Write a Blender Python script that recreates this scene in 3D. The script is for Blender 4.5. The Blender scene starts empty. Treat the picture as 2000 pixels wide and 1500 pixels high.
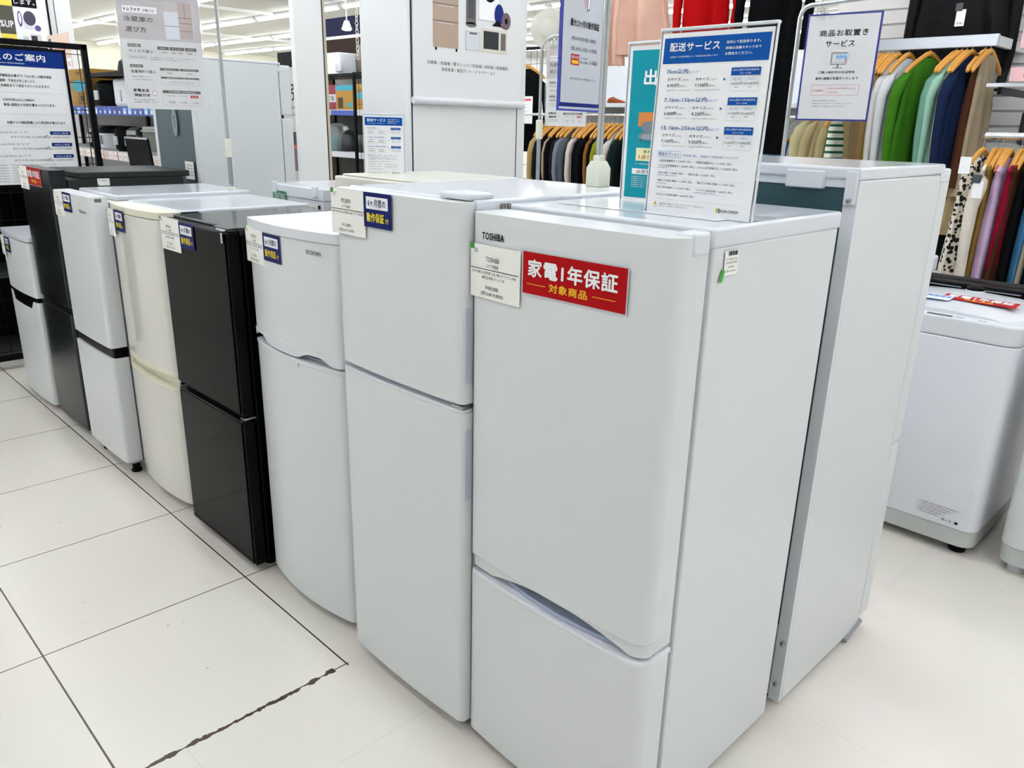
import bpy, bmesh, math, random
from mathutils import Vector, Matrix
random.seed(7)
R = math.radians
sc = bpy.context.scene
C = sc.collection
# ------------------------------------------------------------ camera, world, exposure
cam = bpy.data.cameras.new('camera'); co = bpy.data.objects.new('camera', cam); C.objects.link(co)
cam.sensor_width = 36; cam.lens = 36*1531.94/2000; cam.clip_start = .05; cam.clip_end = 100
co.matrix_world = Matrix.Translation((.6839, -1.0312, 1.4312)) @ Matrix.Rotation(R(45.0087), 4, 'Z') @ Matrix.Rotation(R(71.6717), 4, 'X') @ Matrix.Rotation(R(1.3822), 4, 'Z')
sc.camera = co
w = bpy.data.worlds.new('world'); sc.world = w; w.use_nodes = True
w.node_tree.nodes['Background'].inputs[0].default_value = (.9, .95, 1, 1)
w.node_tree.nodes['Background'].inputs[1].default_value = .25
sc.view_settings.view_transform = 'Standard'; sc.view_settings.look = 'None'
sc.view_settings.exposure = 0.58; sc.view_settings.gamma = 1; sc.view_settings.use_curve_mapping = False
CEIL = 3.0
LAMP = 19.0

# ------------------------------------------------------------ materials
def lin(c):
    if isinstance(c, str):
        c = [int(c[i:i+2], 16)/255 for i in (0, 2, 4)]
    return tuple(x/12.92 if x <= .04045 else ((x+.055)/1.055)**2.4 for x in c) + (1,)
MATS = {}
def mat(name, col, rough=.5, metal=0, bump=0, bs=60, coat=0, emit=0, vary=0, vs=4, trans=0, alpha=1, ior=1.45, spec=.5):
    if name in MATS: return MATS[name]
    m = bpy.data.materials.new(name); m.use_nodes = True; nt = m.node_tree; b = nt.nodes['Principled BSDF']
    b.inputs['Base Color'].default_value = lin(col); b.inputs['Roughness'].default_value = rough
    b.inputs['Metallic'].default_value = metal; b.inputs['Coat Weight'].default_value = coat
    b.inputs['Transmission Weight'].default_value = trans; b.inputs['IOR'].default_value = ior
    b.inputs['Specular IOR Level'].default_value = spec; b.inputs['Alpha'].default_value = alpha
    if emit:
        b.inputs['Emission Color'].default_value = lin(col); b.inputs['Emission Strength'].default_value = emit
    tc = None
    if bump or vary:
        tc = nt.nodes.new('ShaderNodeTexCoord')
    if bump:
        n = nt.nodes.new('ShaderNodeTexNoise'); n.inputs['Scale'].default_value = bs; n.inputs['Detail'].default_value = 4
        bp = nt.nodes.new('ShaderNodeBump'); bp.inputs['Strength'].default_value = bump; bp.inputs['Distance'].default_value = .01
        nt.links.new(tc.outputs['Object'], n.inputs['Vector']); nt.links.new(n.outputs['Fac'], bp.inputs['Height'])
        nt.links.new(bp.outputs['Normal'], b.inputs['Normal'])
    if vary:
        n = nt.nodes.new('ShaderNodeTexNoise'); n.inputs['Scale'].default_value = vs; n.inputs['Detail'].default_value = 5
        mx = nt.nodes.new('ShaderNodeMix'); mx.data_type = 'RGBA'
        c = lin(col); mx.inputs['A'].default_value = tuple(x*(1-vary) for x in c[:3])+(1,)
        mx.inputs['B'].default_value = tuple(min(1, x*(1+vary)) for x in c[:3])+(1,)
        nt.links.new(tc.outputs['Object'], n.inputs['Vector']); nt.links.new(n.outputs['Fac'], mx.inputs['Factor'])
        nt.links.new(mx.outputs['Result'], b.inputs['Base Color'])
    MATS[name] = m
    return m
white = mat('white_enamel', 'd9dcdd', .32, bump=.02, bs=250)
white2 = mat('white_plastic', 'd9dce1', .35)
lidw = mat('glossy_white_lid', 'd9dce3', .12)
bluew = mat('cool_white_plastic', 'e4e5ec', .3)
cream = mat('cream_plastic', 'dedbc6', .35)
creamdoor = mat('off_white_gloss', 'd9d7d0', .13, coat=.3)
blackgl = mat('black_glass', '030604', .1, spec=.06)
blacks = mat('black_satin', '040506', .3, spec=.12)
blackp = mat('black_plastic', '050608', .4, spec=.12)
greym = mat('dark_grey_metal', '2d3134', .24, metal=.75, spec=.3)
greytop = mat('dark_grey_top', '2b2e2e', .45, spec=.2, bump=.05, bs=400)
teal = mat('teal_back_panel', '3a5962', .42, metal=.35, bump=.25, bs=500)
greyteal = mat('grey_teal_back', '56656c', .4, metal=.2, vary=.1)
chrome = mat('chrome', 'c9ccd0', .12, metal=1)
steel = mat('steel', 'a8adb2', .3, metal=1)
ivory = mat('ivory_clamp', 'd6d8c8', .4)
wallw = mat('white_wall', 'e2e2df', .6, bump=.02, bs=80)
pillarw = mat('pillar_panel', 'dedfdf', .35)
rubber = mat('rubber', '0d0e10', .7, spec=.15)
wood = mat('hanger_wood', 'c98f3c', .45, vary=.15, vs=20)
acryl = mat('clear_acrylic', 'f4f8fb', .03, trans=1, ior=1.2)
film = mat('clear_film', 'ffffff', .08, trans=1, ior=1.08)
paper = mat('paper', 'e9e9ea', .55)
paper2 = mat('label_paper', 'f0f0ea', .6)
ink = mat('ink_black', '121216', .6, spec=.1)
navy = mat('ink_navy', '15287c', .4, spec=.2)
navyl = mat('label_navy', '0b1862', .35, spec=.15)
blue = mat('ink_blue', '05509f', .4, spec=.15)
blueb = mat('ink_mid_blue', '2c5a9e', .5)
red = mat('ink_red', 'b00810', .4, spec=.12)
redt = mat('ink_soft_red', 'd2565c', .5)
yel = mat('ink_yellow', 'f2dc22', .5)
yel2 = mat('ink_orange_yellow', 'f4b81c', .5)
wh = mat('ink_white', 'f2f3f5', .45)
greyi = mat('ink_grey', '6b6663', .6)
lgrey = mat('ink_light_grey', 'b9bbc0', .6)
green = mat('ink_green', '3aa02c', .5)
tealp = mat('poster_teal', '0a93a2', .4, spec=.2)
orange = mat('print_orange', 'd9843c', .5)
chairg = mat('print_chair_grey', '7b858c', .6)
palebl = mat('print_pale_blue', '9cc8ee', .5)
beige = mat('print_taupe', 'b09a88', .5)
lav = mat('print_lavender_grey', 'cfc9cc', .5)
cardb = mat('yellow_carton', '9c7424', .6, vary=.08)
redbox = mat('red_carton', '7d1628', .5)
lamp_m = mat('lamp_tube_light', 'fffdf6', .5, emit=LAMP)
lamp_m.node_tree.nodes['Principled BSDF'].inputs['Emission Color'].default_value = (.9, .945, 1, 1)
lampb = mat('lamp_housing', 'dadada', .5)

# ------------------------------------------------------------ mesh builder
class MB:
    def __init__(s): s.v = []; s.f = []; s.m = []; s.M = Matrix.Identity(4)
    def add(s, vs, fs, m=0):
        o = len(s.v); s.v += [tuple(s.M @ Vector(v)) for v in vs]; s.f += [tuple(i+o for i in f) for f in fs]; s.m += [m]*len(fs); return s
    def box(s, x0, y0, z0, x1, y1, z1, m=0):
        v = [(x, y, z) for z in (z0, z1) for y in (y0, y1) for x in (x0, x1)]
        return s.add(v, [(0, 2, 3, 1), (4, 5, 7, 6), (0, 1, 5, 4), (2, 6, 7, 3), (0, 4, 6, 2), (1, 3, 7, 5)], m)
    def rings(s, rs, m=0, cap=True, close=True):
        n = len(rs[0]); v = [p for r in rs for p in r]; f = []
        for i in range(len(rs)-1):
            for j in range(n if close else n-1):
                k = (j+1) % n; f.append((i*n+j, i*n+k, (i+1)*n+k, (i+1)*n+j))
        if cap: f += [tuple(range(n))[::-1], tuple((len(rs)-1)*n+j for j in range(n))]
        return s.add(v, f, m)
    def prism(s, pts, z0, z1, m=0):
        return s.rings([[(x, y, z0) for x, y in pts], [(x, y, z1) for x, y in pts]], m)
    def tube(s, pts, r, n=10, m=0, cap=True):
        pts = [Vector(p) for p in pts]; rs = []; up = None
        for i, p in enumerate(pts):
            t = (pts[min(i+1, len(pts)-1)]-pts[max(i-1, 0)]).normalized()
            if up is None: up = Vector((0, 0, 1)) if abs(t.z) < .9 else Vector((1, 0, 0))
            a = t.cross(up).normalized(); b = a.cross(t).normalized(); up = b
            rr = r[i] if isinstance(r, (list, tuple)) else r
            rs.append([tuple(p+a*rr*math.cos(2*math.pi*k/n)+b*rr*math.sin(2*math.pi*k/n)) for k in range(n)])
        return s.rings(rs, m, cap)
    def lathe(s, prof, cx, cy, n=24, m=0, a=(1, 1)):
        return s.rings([[(cx+r*a[0]*math.cos(2*math.pi*k/n), cy+r*a[1]*math.sin(2*math.pi*k/n), z) for k in range(n)] for r, z in prof], m)
    def rbox(s, x0, y0, z0, x1, y1, z1, r, m=0, n=5):
        pts = []
        for cx, cy, a0 in ((x1-r, y1-r, 0), (x0+r, y1-r, 90), (x0+r, y0+r, 180), (x1-r, y0+r, 270)):
            for k in range(n+1):
                a = R(a0+90*k/n); pts.append((cx+r*math.cos(a), cy+r*math.sin(a)))
        return s.prism(pts, z0, z1, m)
    def build(s, name, mats, parent=None, bevel=0, smooth=35, seg=2):
        me = bpy.data.meshes.new(name); me.from_pydata(s.v, [], s.f)
        if not isinstance(mats, (list, tuple)): mats = [mats]
        for q in mats: me.materials.append(q)
        me.polygons.foreach_set('material_index', s.m)
        bm = bmesh.new(); bm.from_mesh(me); bmesh.ops.recalc_face_normals(bm, faces=bm.faces); bm.to_mesh(me); bm.free()
        if smooth:
            me.polygons.foreach_set('use_smooth', [True]*len(me.polygons)); me.set_sharp_from_angle(angle=R(smooth))
        o = bpy.data.objects.new(name, me); C.objects.link(o)
        if parent: o.parent = parent
        if bevel:
            b = o.modifiers.new('bevel', 'BEVEL'); b.width = bevel; b.segments = seg; b.limit_method = 'ANGLE'; b.angle_limit = R(40)
            b.harden_normals = False
        return o
def tag(o, label, cat, group=None, kind=None):
    o['label'] = label; o['category'] = cat
    if group: o['group'] = group
    if kind: o['kind'] = kind
    return o
def thing(name, label, cat, loc=(0, 0, 0), rz=0, group=None):
    o = bpy.data.objects.new(name, None); o.empty_display_size = .1; C.objects.link(o)
    o.location = loc; o.rotation_euler = (0, 0, rz); return tag(o, label, cat, group)
def struct(name, mb, m, bevel=0):
    o = mb.build(name, m, None, bevel); o['kind'] = 'structure'; return o
_tc = {}
def glyphs(s):
    k = s
    if k not in _tc:
        c = bpy.data.curves.new('t', 'FONT'); c.body = s; c.resolution_u = 2; c.space_character = 1.08
        o = bpy.data.objects.new('t', c); C.objects.link(o)
        dg = bpy.context.evaluated_depsgraph_get(); me = bpy.data.meshes.new_from_object(o.evaluated_get(dg))
        v = [(p.co.x, p.co.y) for p in me.vertices]; f = [tuple(p.vertices) for p in me.polygons]
        bpy.data.objects.remove(o); bpy.data.curves.remove(c); bpy.data.meshes.remove(me)
        x0 = min(p[0] for p in v); x1 = max(p[0] for p in v); y0 = min(p[1] for p in v); y1 = max(p[1] for p in v)
        _tc[k] = ([((x-x0)/(x1-x0), (y-y0)/(y1-y0)) for x, y in v], f)
    return _tc[k]
class Print:
    """flat printed marks on a plane: o = lower left corner, u right, n outward, W x H"""
    def __init__(s, o, yaw, W, H, tilt=0):
        s.o = Vector(o); s.W = W; s.H = H; s.mb = MB(); s.mats = []
        s.u = Vector((math.cos(yaw), math.sin(yaw), 0)); back = Vector((-math.sin(yaw), math.cos(yaw), 0))
        s.t = Vector((0, 0, 1))*math.cos(tilt)+back*math.sin(tilt); s.n = s.u.cross(s.t)
    def P(s, u, v, l): return s.o+s.u*(u*s.W)+s.t*(v*s.H)+s.n*(l*.0004+.0003)
    def mi(s, m):
        if m not in s.mats: s.mats.append(m)
        return s.mats.index(m)
    def poly(s, pts, m, l=1): s.mb.add([s.P(u, v, l) for u, v in pts], [tuple(range(len(pts)))], s.mi(m)); return s
    def rect(s, a, b, c, d, m, l=1): return s.poly([(a, b), (c, b), (c, d), (a, d)], m, l)
    def frame(s, a, b, c, d, m, t=.003, l=2):
        k = t*s.W/s.H
        s.rect(a, b, c, b+k, m, l); s.rect(a, d-k, c, d, m, l); s.rect(a, b, a+t, d, m, l); s.rect(c-t, b, c, d, m, l); return s
    def ell(s, cx, cy, rx, ry, m, l=2, n=20): return s.poly([(cx+rx*math.cos(2*math.pi*k/n), cy+ry*math.sin(2*math.pi*k/n)) for k in range(n)], m, l)
    def text(s, t, a, b, c, d, m, l=3, bold=0):
        v, f = glyphs(t); e = bold*1.1*(d-b)*s.H; k = 0
        for ox, oy in ([(0, 0)] if not bold else [(-1, 0), (1, 0), (0, -1), (0, 1)]):
            s.mb.add([s.P(a+(c-a)*x+ox*e/s.W, b+(d-b)*y+oy*e/s.H, l+k*.12) for x, y in v], f, s.mi(m)); k += 1
        return s
    def build(s, name, parent=None):
        # keep face winding: no recalculation matters for flat marks
        return s.mb.build(name, s.mats, parent, 0, 0)

# ------------------------------------------------------------ the room
fl = MB(); fl.box(-20, -6, -.1, 6, 14, 0)
def floor_mat():
    m = bpy.data.materials.new('floor_tiles'); m.use_nodes = True; nt = m.node_tree; b = nt.nodes['Principled BSDF']
    N = nt.nodes.new; L = nt.links.new
    g = N('ShaderNodeNewGeometry'); sx = N('ShaderNodeSeparateXYZ'); L(g.outputs['Position'], sx.inputs[0])
    def M(op, a, bb=None, c=None):
        n = N('ShaderNodeMath'); n.operation = op
        for i, q in enumerate((a, bb, c)):
            if q is None: continue
            if isinstance(q, (int, float)): n.inputs[i].default_value = q
            else: L(q, n.inputs[i])
        return n.outputs[0]
    T = .596
    def seam(coord, off, wd):
        a = M('DIVIDE', M('SUBTRACT', coord, off), T); fr = M('ABSOLUTE', M('SUBTRACT', M('FRACT', M('ADD', a, .5)), .5))
        return M('LESS_THAN', M('MULTIPLY', fr, T), wd)
    x, y = sx.outputs[0], sx.outputs[1]
    region = M('MULTIPLY', M('LESS_THAN', x, -.905), M('LESS_THAN', y, -.05))
    sy = seam(y, -.0565, .0024); sxx = seam(x, -.9138, .0019)
    # seam along the dirty edge, wider and ragged
    nz = N('ShaderNodeTexNoise'); nz.inputs['Scale'].default_value = 34; nz.inputs['Detail'].default_value = 6; L(g.outputs['Position'], nz.inputs['Vector'])
    wid = M('ADD', M('MULTIPLY', M('SUBTRACT', nz.outputs['Fac'], .5), .034), .0052)
    dirty = M('MULTIPLY', M('LESS_THAN', M('ABSOLUTE', M('SUBTRACT', x, -.9125)), wid), M('LESS_THAN', y, -.095))
    lines = M('MULTIPLY', M('MAXIMUM', sy, sxx), region)
    faint = M('MULTIPLY', M('MAXIMUM', seam(y, .09, .0008), seam(x, -.62, .0008)), M('MULTIPLY', M('SUBTRACT', 1, region), .18))
    lf = M('MAXIMUM', M('MAXIMUM', lines, dirty), faint)
    # cross seam runs on a little under the row
    cs = M('MULTIPLY', M('MULTIPLY', sxx, M('LESS_THAN', x, -1.2)), M('LESS_THAN', y, .35)); lf = M('MAXIMUM', lf, cs)
    n1 = N('ShaderNodeTexNoise'); n1.inputs['Scale'].default_value = 1.3; n1.inputs['Detail'].default_value = 3; L(g.outputs['Position'], n1.inputs['Vector'])
    cr = N('ShaderNodeValToRGB'); L(n1.outputs['Fac'], cr.inputs[0])
    cr.color_ramp.elements[0].position = .35; cr.color_ramp.elements[0].color = lin('e9e7dc')
    cr.color_ramp.elements[1].position = .65; cr.color_ramp.elements[1].color = lin('eee3dd')
    # scuffs and specks
    n2 = N('ShaderNodeTexNoise'); n2.inputs['Scale'].default_value = 28; n2.inputs['Detail'].default_value = 6; L(g.outputs['Position'], n2.inputs['Vector'])
    sp = M('MULTIPLY', M('GREATER_THAN', n2.outputs['Fac'], .735), .5)
    mx0 = N('ShaderNodeMix'); mx0.data_type = 'RGBA'; L(sp, mx0.inputs['Factor']); L(cr.outputs[0], mx0.inputs['A']); mx0.inputs['B'].default_value = lin('8f8678')
    mx = N('ShaderNodeMix'); mx.data_type = 'RGBA'; L(lf, mx.inputs['Factor']); L(mx0.outputs['Result'], mx.inputs['A']); mx.inputs['B'].default_value = lin('4a3c35')
    L(mx.outputs['Result'], b.inputs['Base Color'])
    b.inputs['Roughness'].default_value = .27; b.inputs['Specular IOR Level'].default_value = .5
    bp = N('ShaderNodeBump'); bp.inputs['Strength'].default_value = .06; bp.inputs['Distance'].default_value = .01
    n3 = N('ShaderNodeTexNoise'); n3.inputs['Scale'].default_value = 5; L(g.outputs['Position'], n3.inputs['Vector'])
    L(n3.outputs['Fac'], bp.inputs['Height']); L(bp.outputs[0], b.inputs['Normal'])
    return m
struct('floor', fl, floor_mat())
ce = MB(); ce.box(-20, -6, CEIL, 6, 14, CEIL+.1)
struct('ceiling', ce, mat('ceiling_board', 'b4b4ab', .8, bump=.03, bs=30))
for nm, bx, m in (('wall_left', (-20.1, -6, 0, -20, 14, CEIL), mat('warm_wall', 'd8d4c2', .7)), ('wall_back', (-20, 14, 0, 6, 14.1, CEIL), wallw),
                  ('wall_right', (6, -6, 0, 6.1, 14, CEIL), wallw), ('wall_front', (-20, -6.1, 0, 6, -6, CEIL), wallw)):
    q = MB(); q.box(*bx); struct(nm, q, m)
# white slatted wall behind the clothes on the right
sw = MB(); sw.box(-2.3, 5.42, 0, 3, 5.52, CEIL)
z = .1
while z < 2.9:
    sw.box(-2.3, 5.4, z, 3, 5.42, z+.085); z += .1
struct('wall_rear', sw, mat('slat_wall', 'd6d6d4', .45), .002)
# dark wall far behind, between the columns
q = MB(); q.box(-10.6, 5.7, 0, -7.9, 5.76, 2.52); struct('wall_dark', q, mat('brown_wood_wall', '33251f', .6, vary=.25, vs=12, spec=.1))
q = MB(); q.box(-10.6, 5.7, 2.56, -7.9, 5.76, 2.80); q.box(-10.6, 5.69, 2.52, -7.9, 5.76, 2.56, 1); struct('trim_1', q, [mat('navy_wall', '1d2140', .6, spec=.1), wallw])
# ceiling beams running away from the row
for i, x in enumerate((-15.5, -11.6, -7.6, -3.6)):
    q = MB(); q.box(x-.03, -6, 2.965, x+.03, 14, CEIL); struct('trim_%d' % (i+2), q, wallw)

def tube_lamp(loc, L=2.4):
    t = thing('ceiling_light', 'white fluorescent tube light mounted in a long row on the ceiling', 'ceiling light', loc, 0, 'fluorescent tube lights on the ceiling')
    h = MB(); h.box(-L/2, -.045, .015, L/2, .045, .05); h.box(-L/2, -.02, -.01, -L/2+.03, .02, .015); h.box(L/2-.03, -.02, -.01, L/2, .02, .015)
    h.build('housing', lampb, t, .004)
    b = MB(); b.tube([(-L/2+.03, 0, -.008), (L/2-.03, 0, -.008)], .02, 10); b.build('tube', lamp_m, t)
    return t
lp = tube_lamp((-18.5, 4.24, 2.95))
first = True
def copy_tree(o, parent=None):
    c = o.copy(); C.objects.link(c); c.parent = parent
    for ch in list(o.children): copy_tree(ch, c)
    return c
for y in (-2.6, -1.1, .1, 1.5, 2.9, 4.24, 5.8, 7.44, 8.82, 10.3, 11.9):
    x = -18.5
    while x < 5:
        if not (first):
            if (y > 0 or x > -12) and not (y < -2 and x > 1.2):
                if not (y > 5 and x > -1): c = copy_tree(lp); c.location = (x, y, 2.95)
        first = False; x += 2.5

# ------------------------------------------------------------ pillars
p = MB(); p.rbox(-2.9, 1.41, 0, -2.5, 2.21, CEIL, .02); struct('wall_pillar', p, pillarw)
p = MB()
p.box(-2.501, 1.424, 0, -2.4985, 1.431, 2.99); p.box(-2.501, 2.134, 0, -2.4985, 2.139, 1.51)
struct('trim_7', p, mat('dark_gap', '2a2a2a', .6))
p = MB(); p.box(-4.45, 1.92, 0, -4.40, 2.135, CEIL); struct('wall_column', p, pillarw)
p = MB(); p.box(-4.45, 2.136, 0, -4.405, 2.146, CEIL); p.box(-4.45, 2.147, 0, -4.40, 2.165, CEIL, 1); struct('trim_8', p, [mat('dark_gap2', '2b2b26', .5), mat('beige_edge', 'b8b09c', .5)])
p = MB(); p.box(-8.8, .05, 0, -8.14, 1.72, CEIL); p.box(-8.14, 1.575, 0, -8.137, 1.581, CEIL, 1); struct('wall_post', p, [pillarw, mat('dark_gap', '2a2a2a')])

# banner with rod on the big pillar
b = thing('hanging_banner', 'white cloth banner with printed home appliances and round bottom rod on the wide white pillar', 'banner', (-2.49, 1.43, 1.53))
q = MB(); q.box(0, 0, .01, .004, .72, 1.3); q.build('sheet', mat('banner_cloth', 'dedfe0', .6), b)
q = MB(); q.tube([(.012, -.01, 0), (.012, .735, 0)], .017, 16); q.build('rod', white2, b)
pr = Print((.004, 0, 0), R(90), .72, 1.0)   # u: metres/.72 along +y, v metres above rod
def bu(y): return (y-1.43)/.72
def bz(z): return z-1.53
# fridge
pr.rect(bu(1.548), bz(1.775), bu(1.708), .62, beige)
for zz in (1.89, 1.965): pr.rect(bu(1.548), bz(zz), bu(1.708), bz(zz)+.004, greyi, 2)
pr.rect(bu(1.56), bz(1.762), bu(1.572), bz(1.775), ink); pr.rect(bu(1.69), bz(1.762), bu(1.702), bz(1.775), ink)
pr.rect(bu(1.575), bz(1.882), bu(1.68), bz(1.885), lav, 3); pr.rect(bu(1.575), bz(1.957), bu(1.68), bz(1.96), lav, 3)
# fan heater tower
pr.ell(bu(1.79), bz(1.892), .05, .012, greyi); pr.rect(bu(1.757), bz(1.895), bu(1.823), .56, greyi, 2); pr.rect(bu(1.768), bz(1.92), bu(1.812), .53, mat('print_slate', '4b4a55'), 3)
# washing machine + vacuum
pr.rect(bu(1.84), bz(1.92), bu(1.985), .62, wh); pr.frame(bu(1.84), bz(1.92), bu(1.985), .62, lgrey, .004); pr.ell(bu(1.915), bz(2.08), .075, .075, ink, 3)
pr.ell(bu(1.98), bz(1.955), .045, .05, navy, 4); pr.ell(bu(2.03), bz(1.93), .045, .04, mat('print_mauve', '6e5a60'), 5); pr.ell(bu(2.03), bz(1.93), .015, .015, ink, 6)
pr.poly([(bu(1.93), bz(1.9)), (bu(2.0), bz(1.9)), (bu(2.02), bz(1.89)), (bu(1.97), bz(1.93))], ink, 6)
# toaster, microwave
pr.rect(bu(1.755), bz(1.775), bu(1.852), bz(1.862), mat('print_cool', 'd0d4da')); pr.frame(bu(1.755), bz(1.775), bu(1.852), bz(1.862), lgrey, .005); pr.rect(bu(1.78), bz(1.85), bu(1.83), bz(1.858), greyi, 3)
pr.rect(bu(1.86), bz(1.772), bu(2.04), bz(1.885), mat('print_cream', 'd8d2c6')); pr.rect(bu(1.875), bz(1.79), bu(1.98), bz(1.873), mat('print_window', '1f2629'), 2); pr.rect(bu(1.995), bz(1.79), bu(2.03), bz(1.87), greyi, 2)
pr.text('冷蔵庫 / 洗濯機 / 電子レンジ / 炊飯器 / 掃除機 / 照明器具', bu(1.51), bz(1.696), bu(2.05), bz(1.713), greyi)
pr.text('季節家電 / 電気ポット / ドライヤー など', bu(1.60), bz(1.668), bu(1.96), bz(1.685), greyi)
pr.build('printed_pictures', b)

# ------------------------------------------------------------ refrigerators
def slab(mb, x0, x1, zb, zt, yf, yb, n=28, m=0):
    fz = lambda f, x: f(x) if callable(f) else f
    xs = [x0+(x1-x0)*(.5-.5*math.cos(math.pi*i/n)) for i in range(n+1)]
    v = []; f = []
    for x in xs: v += [(x, yf(x), fz(zb, x)), (x, yf(x), fz(zt, x)), (x, yb, fz(zt, x)), (x, yb, fz(zb, x))]
    for i in range(n):
        for k in range(4):
            j = (k+1) % 4; f.append((i*4+k, i*4+j, (i+1)*4+j, (i+1)*4+k))
    f += [(0, 3, 2, 1), (n*4, n*4+1, n*4+2, n*4+3)]
    mb.add(v, f, m)
def front(w, y0=0, bulge=.012, rl=.012, rr=.012):
    def g(x):
        y = y0+bulge*((2*x/w-1)**2)
        if x < rl: y += rl-math.sqrt(max(0, rl*rl-(rl-x)**2))
        if x > w-rr: y += rr-math.sqrt(max(0, rr*rr-(x-w+rr)**2))
        return y
    return g
def price(t, x, y, z, yaw, maker, lines, prices, w=.147, h=.105, tilt=0):
    q = MB(); p0 = Print((x, y, z), yaw, w, h, tilt)
    pr = Print((x, y, z), yaw, w, h, tilt)
    a, bq = p0.P(0, 0, -2), p0.P(1, 1, 0)
    pr.rect(0, 0, 1, 1, paper2, 0)
    pr.rect(0, .9, .08, 1, green, 2); pr.rect(.08, .84, .15, .92, lgrey, 2)
    pr.text(maker, .33, .70, .6, .79, ink); pr.text('2ドア冷蔵庫', .34, .59, .58, .655, ink)
    pr.rect(.01, .545, .97, .557, ink, 2); pr.text(lines[0], .04, .46, .93, .52, ink)
    if len(lines) > 1: pr.text(lines[1], .25, .37, .7, .43, ink)
    pr.text(prices[0], .32, .17, .58, .25, ink); pr.text('(税込'+prices[1]+')', .23, .05, .68, .14, ink)
    o = pr.build('price_label', t); o['label'] = 'white paper price label'; return o
def six(t, x, y, z, yaw, w=.103, h=.075):
    pr = Print((x, y, z), yaw, w, h)
    pr.rect(0, 0, 1, 1, navyl, 0); pr.rect(.1, .53, .88, .88, wh, 1); pr.text('6ヶ月間の', .17, .6, .8, .81, navyl, 2, .01)
    pr.text('動作保証', .12, .16, .74, .42, yel, 2, .02); pr.text('付', .78, .17, .9, .32, yel, 2, .01)
    o = pr.build('warranty_label', t); o['label'] = 'navy six month warranty label'; return o
def year(t, x, y, z, yaw, w=.238, h=.077):
    pr = Print((x, y, z), yaw, w, h)
    pr.rect(-.01, -.03, 1.01, 1.03, mat('label_sleeve', 'c8ccd0', .2), -1)
    pr.rect(0, 0, 1, 1, red, 0); pr.text('家電1年保証', .06, .43, .92, .83, wh, 2, .03)
    pr.text('対象商品', .28, .14, .65, .34, yel2, 2, .03); pr.rect(.05, .235, .24, .25, yel2, 2); pr.rect(.7, .235, .91, .25, yel2, 2)
    o = pr.build('warranty_label', t); o['label'] = 'red one year warranty label'; return o
def feet(t, w, d, y0=.05, h=.03, m=rubber, xs=None):
    for x in (xs or (.05, w-.05)):
        for y in (y0, d-.06):
            q = MB(); q.lathe([(.02, 0), (.022, .008), (.016, .012), (.016, h)], x, y, 16); q.build('foot', m, t)
def body(t, w, d, H, y0, z0=.03, m=white, bev=.004):
    q = MB(); q.box(.001, y0, z0, w-.001, d, H); return q.build('body', m, t, bev)
def inset(t, w, y0, y1, z0, z1, m=lav):   # gasket
    q = MB(); q.box(.012, y0, z0, w-.012, y1, z1); return q.build('gasket', m, t)

# --- large white fridge nearest the camera
W = .478
t = thing('refrigerator', 'largest white two door refrigerator with red warranty label and two sign stands on top', 'refrigerator', (-.479, 0, 0))
body(t, W, .588, 1.245, .118)
q = MB(); q.box(.0, .112, 1.243, W+.001, .594, 1.278); o = q.build('top_panel', lidw, t, .006, seg=3)
q = MB(); q.box(.05, .20, 1.2785, W-.05, .52, 1.2795); q.build('top_inlay', lidw, t, .0006)
g = front(W, .004, .010, .006, .035)
q = MB(); slab(q, 0, W, .513, 1.268, g, .101); q.build('upper_door', white, t, .004, seg=3)
g2 = lambda x: g(x)+.007
def arch(x):
    a = (x-.07)/(.44-.07)
    return .481+(.028*math.sin(math.pi*a)**.8 if 0 < a < 1 else 0)
q = MB(); slab(q, .006, W-.004, arch, .514, g2, .108, 60); q.build('door_lower_band', white, t, .0015)
q = MB(); slab(q, 0, W, .03, .462, g, .101); q.build('lower_door', white, t, .003, seg=3)
q = MB(); slab(q, 0, W, .462, .472, lambda x: g(x)+.001, .108)
q.build('handle_trim', bluew, t, .003, seg=3)
q = MB(); slab(q, .075, .43, .4725, .482, lambda x: g(x)+.010+.018*(1-math.sin(math.pi*(x-.075)/.355)), .106, 40); q.build('handle_recess', mat('recess_shade_blue', 'aab6ca', .35), t, .001)  # shading inside the handle scoop is put into this blue-grey colour
q = MB(); q.box(W-.035, .05, 1.236, W+.003, .10, 1.274); q.build('hinge_cap', white2, t, .006, seg=3)
q = MB(); q.box(W-.05, .055, .474, W-.012, .118, .480); q.lathe([(.008, .466), (.008, .49)], W-.03, .07, 12); q.build('hinge', steel, t, .001)
inset(t, W, .100, .119, .06, 1.24, mat('gasket_lilac', 'c3c6d6', .4))
pr = Print((.034, .0065, 1.219), 0, .060, .013); pr.text('TOSHIBA', 0, 0, 1, 1, ink, 0, .035); o = pr.build('maker_lettering', t)
price(t, -.002, .0092, 1.103, R(-3), 'TOSHIBA', ['GR-S15BS 2022年製 153L 扉にｷｽﾞやへこみ有', '庫内変色有 ｸﾘｰﾆﾝｸﾞ済'], ['¥18,000', '¥19,800'])
year(t, .152, .001, 1.134, R(.8))
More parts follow.
